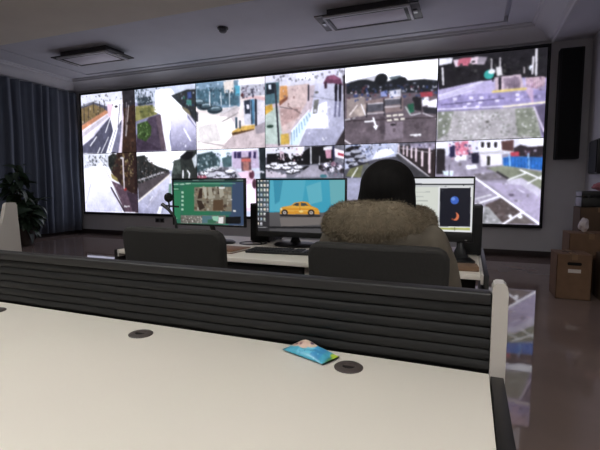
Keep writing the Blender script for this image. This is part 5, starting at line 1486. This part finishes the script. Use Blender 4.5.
# ------------------------------------------------------------ office chairs
def chair(x, y, dz, label, wide=.275):
    t = tag(empty('office_chair', (x, y, FZ)), label, 'chair', 'office chairs at the console')
    dz -= FZ
    b = MB()
    nx_, nz_ = 14, 10
    def P(u, v, side):
        # u -1..1 across, v 0..1 up
        wd = wide * (1 - .06 * (1 - v))
        zz = .55 + dz + .43 * v
        yy = -.24 - .05 * v + .035 * u * u + (0 if side == 0 else .075 - .02 * abs(u) ** 3)
        return (u * wd, yy, zz)
    grid = {}
    for side in (0, 1):
        for j in range(nz_ + 1):
            for i in range(nx_ + 1):
                u = -1 + 2 * i / nx_; v = j / nz_
                k = max(0, abs(u) - .8) / .2 ; l_ = max(0, v - .86) / .14
                if k > 0 and l_ > 0:                       # rounded upper corners
                    d_ = math.hypot(k, l_)
                    if d_ > 1: k, l_ = k / d_, l_ / d_; u = math.copysign(.8 + .2 * k, u); v = .86 + .14 * l_
                grid[side, i, j] = b.bm.verts.new(P(u, v, side))
    for side in (0, 1):
        for j in range(nz_):
            for i in range(nx_):
                b.bm.faces.new([grid[side, i, j], grid[side, i + 1, j], grid[side, i + 1, j + 1], grid[side, i, j + 1]])
    ring = [(i, 0) for i in range(nx_)] + [(nx_, j) for j in range(nz_)] + [(i, nz_) for i in range(nx_, 0, -1)] + [(0, j) for j in range(nz_, 0, -1)]
    for a, e in zip(ring, ring[1:] + ring[:1]):
        b.bm.faces.new([grid[0, a[0], a[1]], grid[0, e[0], e[1]], grid[1, e[0], e[1]], grid[1, a[0], a[1]]])
    o = b.build('backrest', M['chair'], t, smooth=60)
    bv = o.modifiers.new('b', 'BEVEL'); bv.width = .018; bv.segments = 3; bv.limit_method = 'ANGLE'; bv.angle_limit = .8
    MB().box(-.26, .26, -.18, .30, .40 + dz, .49 + dz, .035, 4).build('seat', M['chair'], t)
    MB().box(-.05, .05, -.235, -.13, .40 + dz, .43 + dz, .006).box(-.045, .045, -.262, -.236, .40 + dz, .72 + dz, .006).build('back_bracket', M['chairplastic'], t)
    for sx in (-1, 1):
        MB().tube([(sx * .24, .1, .42 + dz), (sx * .30, .1, .44 + dz), (sx * .305, .08, .60 + dz), (sx * .305, .0, .655 + dz)], [.014, .014, .014, .014], 8).tube([(sx * .305, .0, .655 + dz), (sx * .305, -.12, .655 + dz)], .014, 8).build('arm_frame', M['chairplastic'], t)
        MB().box(sx * .305 - .035, sx * .305 + .035, -.15, .12, .655 + dz, .685 + dz, .012, 3).build('arm_pad', M['chairplastic'], t)
    MB().cyl((0, .05, .09), (0, .05, .41 + dz), .025).cyl((0, .05, .09), (0, .05, .26), .035).build('gas_lift', M['chairplastic'], t)
    for k in range(5):
        a = 2 * PI * k / 5 + .3
        cx, cy = math.cos(a), math.sin(a)
        MB().tube([(.02 * cx, .05 + .02 * cy, .12), (.18 * cx, .05 + .18 * cy, .10), (.30 * cx, .05 + .30 * cy, .075)], [(.03, .022), (.024, .016), (.018, .012)], 8).build('base_leg', M['chairplastic'], t)
        MB().cyl((.30 * cx - .02 * cy, .05 + .30 * cy + .02 * cx, .028), (.30 * cx + .02 * cy, .05 + .30 * cy - .02 * cx, .028), .028, n=14).build('caster', M['black'], t)
    return t
chair(-.33, 1.845, .006, 'charcoal office chair holding the seated person in the fur hooded coat')
chair(-1.30, 1.87, .030, 'empty charcoal office chair left of the seated person before the green monitor', .288)

# ------------------------------------------------------------ the seated person
PX, PY = -.335, 1.86
def at(x, y, z): return (PX + x, PY + y, z)
person = tag(empty('person', at(0, 0, 0)), 'person with black hair in a khaki coat with fur hood, seated back to the camera', 'person')
b = MB()
b.ball(at(0, .025, 1.195), (.078, .098, .112), 28, 20).ball(at(0, .055, 1.145), (.058, .07, .07)).ball(at(0, .095, 1.12), (.03, .03, .025))   # skull, jaw, chin
b.limb([at(0, .125, 1.20), at(0, .140, 1.172)], [.010, .016], 10)                                         # nose
for sx in (-1, 1):
    b.ball(at(sx * .078, .02, 1.185), (.012, .022, .032), 12, 8)                                          # ears
b.limb([at(0, 0, .98), at(0, .01, 1.10)], [.062, .055])
b.tube([at(0, -.03, .50), at(0, -.04, .62), at(0, -.02, .78), at(0, -.01, .92), at(0, 0, 1.0)], [(.165, .115), (.15, .10), (.16, .105), (.17, .10), (.09, .07)], 20)
HZ = .775
for sx in (-1, 1):
    sh, el, wr = at(sx * .175, -.01, .975), at(sx * .255, .10, .755), at(sx * .13, .40, .795)
    b.limb([at(sx * .05, 0, .985), sh], [.06, .058]); b.limb([sh, el], [.052, .042]); b.limb([el, wr], [.042, .027])
    hd = Vector(at(sx * .12, .475, .785)); dirv = Vector((-sx * .10, 1, -.10)).normalized(); sd_ = Vector((1, sx * .10, 0)).normalized()
    b.limb([wr, hd], [.026, .026]); b.limb([hd - sd_ * .022, hd - sd_ * .024 + dirv * .03], [.018, .016]); b.limb([hd + sd_ * .022, hd + sd_ * .024 + dirv * .03], [.018, .016])
    for q, (off, ln) in enumerate(((-.030, .062), (-.010, .075), (.010, .070), (.030, .055))):
        p0 = hd + sd_ * off + dirv * .038
        p1 = p0 + dirv * ln * .5 + Vector((0, 0, .006)) + sd_ * off * .2
        p2 = p1 + dirv * ln * .32 + Vector((0, 0, -.010))
        p3 = p2 + dirv * ln * .22 + Vector((0, 0, -.014))
        b.limb([p0, p1, p2, p3], [.0095, .0088, .0080, .0070], 10)
    th0 = hd - sd_ * sx * .026 - dirv * .02
    b.limb([th0, th0 - sd_ * sx * .028 + dirv * .030 + Vector((0, 0, -.006)), th0 - sd_ * sx * .034 + dirv * .060 + Vector((0, 0, -.012))], [.013, .010, .0085], 10)
    hip, kn, an = at(sx * .095, -.01, .545), at(sx * .12, .40, .535), at(sx * .12, .36, .05)
    b.limb([hip, kn], [.085, .058]); b.limb([kn, an], [.055, .036]); b.limb([an, at(sx * .13, .50, FZ + .05)], [.038, .03])
body = remesh(b, 'body', M['skin'], .0055, person, 4)
e = MB(); 
for sx in (-1, 1): MB().ball(at(sx * .032, .117, 1.205), .011, 12, 8).build('eye', M['eye'], person)
MB().ball(at(0, .128, 1.143), (.022, .008, .007), 12, 8).build('lips', M['lip'], person)
for o in person.children: pass
# hair: a full black bob running down into the hood
b = MB()
b.ball(at(.005, -.002, 1.205), (.118, .120, .118), 32, 20)
b.tube([at(.005, .0, 1.215), at(.003, -.015, 1.14), at(.0, -.02, 1.08), at(0, -.02, 1.03)], [(.116, .112), (.127, .095), (.131, .08), (.12, .06)], 28)
hair = remesh(b, 'hair', M['hair'], .007, person, 6)
bm = bmesh.new(); bm.from_mesh(hair.data)                                  # open the front for the face
dead = [v for v in bm.verts if (v.co.y - PY) > .085 and abs(v.co.x - PX) < .075 and v.co.z < 1.255]
bmesh.ops.delete(bm, geom=dead, context='VERTS'); bm.to_mesh(hair.data); bm.free()
# coat
b = MB()
b.tube([at(-.012, -.035, .47), at(-.015, -.045, .60), at(-.018, -.035, .76), at(-.02, -.03, .90), at(-.015, -.015, .99), at(0, 0, 1.04)], [(.235, .17), (.215, .16), (.215, .16), (.225, .15), (.19, .125), (.10, .09)], 28)
for sx in (-1, 1):
    sh, el, wr = at(sx * .188 - .012, -.01, .965), at(sx * .262 - .016, .10, .752), at(sx * .135, .375, .80)
    b.limb([at(sx * .06, -.01, .985), sh], [.085, .088]); b.limb([sh, at(sx * .240 - .022, .04, .86), el], [.088, .085, .075]); b.limb([el, wr], [.073, .048])
    b.limb([at(sx * .10, 0, .55), at(sx * .12, .16, .56)], [.12, .10])
remesh(b, 'coat', M['coat'], .010, person, 5)
b = MB()
for sx in (-1, 1):
    b.limb([at(sx * .095, 0, .545), at(sx * .12, .40, .535)], [.095, .072]); b.limb([at(sx * .12, .40, .535), at(sx * .12, .365, .07)], [.070, .056])
remesh(b, 'trousers', M['trousers'], .010, person, 4)
for sx in (-1, 1):
    b = MB(); b.limb([at(sx * .12, .345, FZ + .06), at(sx * .13, .50, FZ + .046), at(sx * .135, .545, FZ + .04)], [.052, .044, .036])
    b.box(PX + sx * .127 - .045, PX + sx * .127 + .045, PY + .30, PY + .58, FZ + .002, FZ + .03, .012)
    remesh(b, 'shoe', M['shoe'], .006, person, 3)
# hood: a cloth bag behind the neck, its fur rim lying over the shoulders
b = MB()
b.ball(at(-.03, -.08, .985), (.20, .095, .075), 28, 16)
b.ball(at(-.03, -.10, .94), (.16, .075, .06), 24, 14)
remesh(b, 'hood', M['coat'], .009, person, 6)
path, rad = [], []
for i in range(33):
    a = PI * (1.08 + .84 * i / 32) if False else PI + PI * (-.16 + 1.32 * i / 32)
    x = -.045 + .171 * math.cos(a); y = .10 + .205 * math.sin(a) - .02
    sag = -.016 * math.cos(2 * a) * 0 + .006 * math.sin(5 * a + .6)
    path.append(Vector(at(x, y, 1.050 + sag - .016 * abs(math.cos(a)) ** 2)))
    rad.append((.080 + .004 * math.sin(i * 1.3), .100 - .026 * abs(math.cos(a)) ** 3 + .004 * math.sin(i * .9 + 1)))
b = MB(); b.tube(path, rad, 20)
b.ball(path[0], .074); b.ball(path[-1], .074)
rim = remesh(b, 'fur_rim', M['fur'], .009, person, 6)
rnd = random.Random(5)
polys = [p for p in rim.data.polygons]
vsx, fsx = [], []
for p in rnd.choices(polys, weights=[q.area for q in polys], k=26000):
    c0 = Vector(p.center); nn = Vector(p.normal)
    dd = (nn + Vector((rnd.gauss(0, .45), rnd.gauss(0, .45), rnd.gauss(-.25, .45)))).normalized()
    c0 += Vector((rnd.uniform(-.006, .006), rnd.uniform(-.006, .006), rnd.uniform(-.006, .006)))
    sd_ = dd.cross(Vector((rnd.uniform(-1, 1), rnd.uniform(-1, 1), rnd.uniform(-1, 1)))).normalized() * .0011
    ln = rnd.uniform(.008, .019)
    i = len(vsx)
    vsx += [c0 - sd_, c0 + sd_, c0 + dd * ln + Vector((0, 0, -.004))]
    fsx.append((i, i + 1, i + 2))
me = bpy.data.meshes.new('fur_hairs'); me.from_pydata(vsx, [], fsx); me.materials.append(M['fur'])
o = link('fur_hairs', me, person); o['kind'] = 'stuff'
for o in person.children:                                                # parts were modelled in room coordinates
    o.location = (-PX, -PY, 0)

# ------------------------------------------------------------ cartons and clutter along the right wall
def carton(x0, x1, y0, y1, z, h, label, m, hole=True, sticker=True, rz=0.0):
    cx, cy = (x0 + x1) / 2, (y0 + y1) / 2
    t = tag(empty('carton', (cx, cy, FZ + z), rz), label, 'carton', 'cartons by the right wall')
    a, b_ = (x1 - x0) / 2, (y1 - y0) / 2
    th = .006
    bd = MB()
    bd.box(-a, a, -b_, -b_ + th, 0, h).box(-a, a, b_ - th, b_, 0, h).box(-a, -a + th, -b_, b_, 0, h).box(a - th, a, -b_, b_, 0, h).box(-a, a, -b_, b_, 0, th)
    bd.build('box_body', m, t)
    MB().box(-a - .001, -.0015, -b_ - .001, b_ + .001, h - .004, h + .003, .001).build('flap', m, t)
    MB().box(.0015, a + .001, -b_ - .001, b_ + .001, h - .004, h + .003, .001).build('flap', m, t)
    MB().box(-.028, .028, -b_ - .003, b_ + .003, h + .0025, h + .0045).box(-.028, .028, -b_ - .003, -b_ - .001, h - .06, h + .0045).build('tape', M['tape'], t)
    if hole:
        hp = [(-.055 + .015 * math.cos(q), .0 + .018 * math.sin(q)) for q in [PI / 2 + PI * k / 8 for k in range(9)]] + [(.055 + .015 * math.cos(q), .018 * math.sin(q)) for q in [-PI / 2 + PI * k / 8 for k in range(9)]]
        MB().prism([(px, h * .80 + pz) for px, pz in hp], 'y', -b_ - .003, -b_ + .002).build('hand_hole', M['hole'], t)
        MB().prism([(px, py) for px, py in hp], 'z', h + .002, h + .0055).build('hand_hole', M['hole'], t, (-.02, .02, 0))
    if sticker:
        MB().box(-.06, .065, -b_ - .003, -b_ - .0005, h * .60, h * .68).build('sticker', M['paper'], t)
carton(.955, 1.300, 5.58, 6.00, 0, .51, 'brown carton with hand hole and white sticker standing foremost on the floor', M['carton'])
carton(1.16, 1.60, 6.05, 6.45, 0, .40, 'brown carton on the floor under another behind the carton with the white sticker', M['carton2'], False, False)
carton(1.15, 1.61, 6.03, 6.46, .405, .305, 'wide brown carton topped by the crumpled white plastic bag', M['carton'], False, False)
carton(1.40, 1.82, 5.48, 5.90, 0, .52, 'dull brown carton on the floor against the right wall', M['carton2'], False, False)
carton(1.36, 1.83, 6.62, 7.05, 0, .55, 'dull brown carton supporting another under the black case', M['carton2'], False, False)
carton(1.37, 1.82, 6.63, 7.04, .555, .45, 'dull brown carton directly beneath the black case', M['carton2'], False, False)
cs = tag(empty('equipment_case', (1.60, 6.83, FZ + 1.012)), 'black equipment case on top of the tallest carton stack', 'case')
MB().box(-.22, .22, -.18, .18, 0, .13, .012, 3).build('lower_shell', M['black'], cs)
MB().box(-.22, .22, -.18, .18, .134, .21, .012, 3).build('lid', M['black'], cs)
MB().tube([(-.06, -.18, .12), (-.06, -.205, .12), (.06, -.205, .12), (.06, -.18, .12)], .007, 8).build('handle', M['chairplastic'], cs)
for sx in (-.14, .14): MB().box(sx - .02, sx + .02, -.187, -.178, .11, .155, .002).build('latch', M['chairplastic'], cs)
def crumple(name, m, c, r, seed, label, cat):
    bm = bmesh.new(); bmesh.ops.create_icosphere(bm, subdivisions=4, radius=1)
    rr = random.Random(seed); ax = [(Vector((rr.gauss(0, 1), rr.gauss(0, 1), rr.gauss(0, 1))), rr.uniform(0, 6)) for _ in range(9)]
    for v in bm.verts:
        k = 1 + .10 * sum(math.sin(3.2 * a.dot(v.co) + p) for a, p in ax) / 2
        v.co = Vector((v.co.x * r[0] * k, v.co.y * r[1] * k, max(-.92, v.co.z) * r[2] * k))
    zmin = min(v.co.z for v in bm.verts)
    for v in bm.verts: v.co.z -= zmin
    me = bpy.data.meshes.new(name); bm.to_mesh(me); bm.free(); me.materials.append(m); smooth_by_angle(me, 50)
    return tag(link(name, me, None, c), label, cat)
crumple('plastic_bag', M['bag'], (1.33, 6.22, FZ + .7165), (.055, .08, .085), 4, 'crumpled white plastic bag lying on the wide brown carton', 'bag')
crumple('cloth_bundle', M['pink'], (1.66, 6.80, FZ + 1.223), (.12, .10, .065), 8, 'pink cloth bundle lying on the black equipment case', 'cloth')
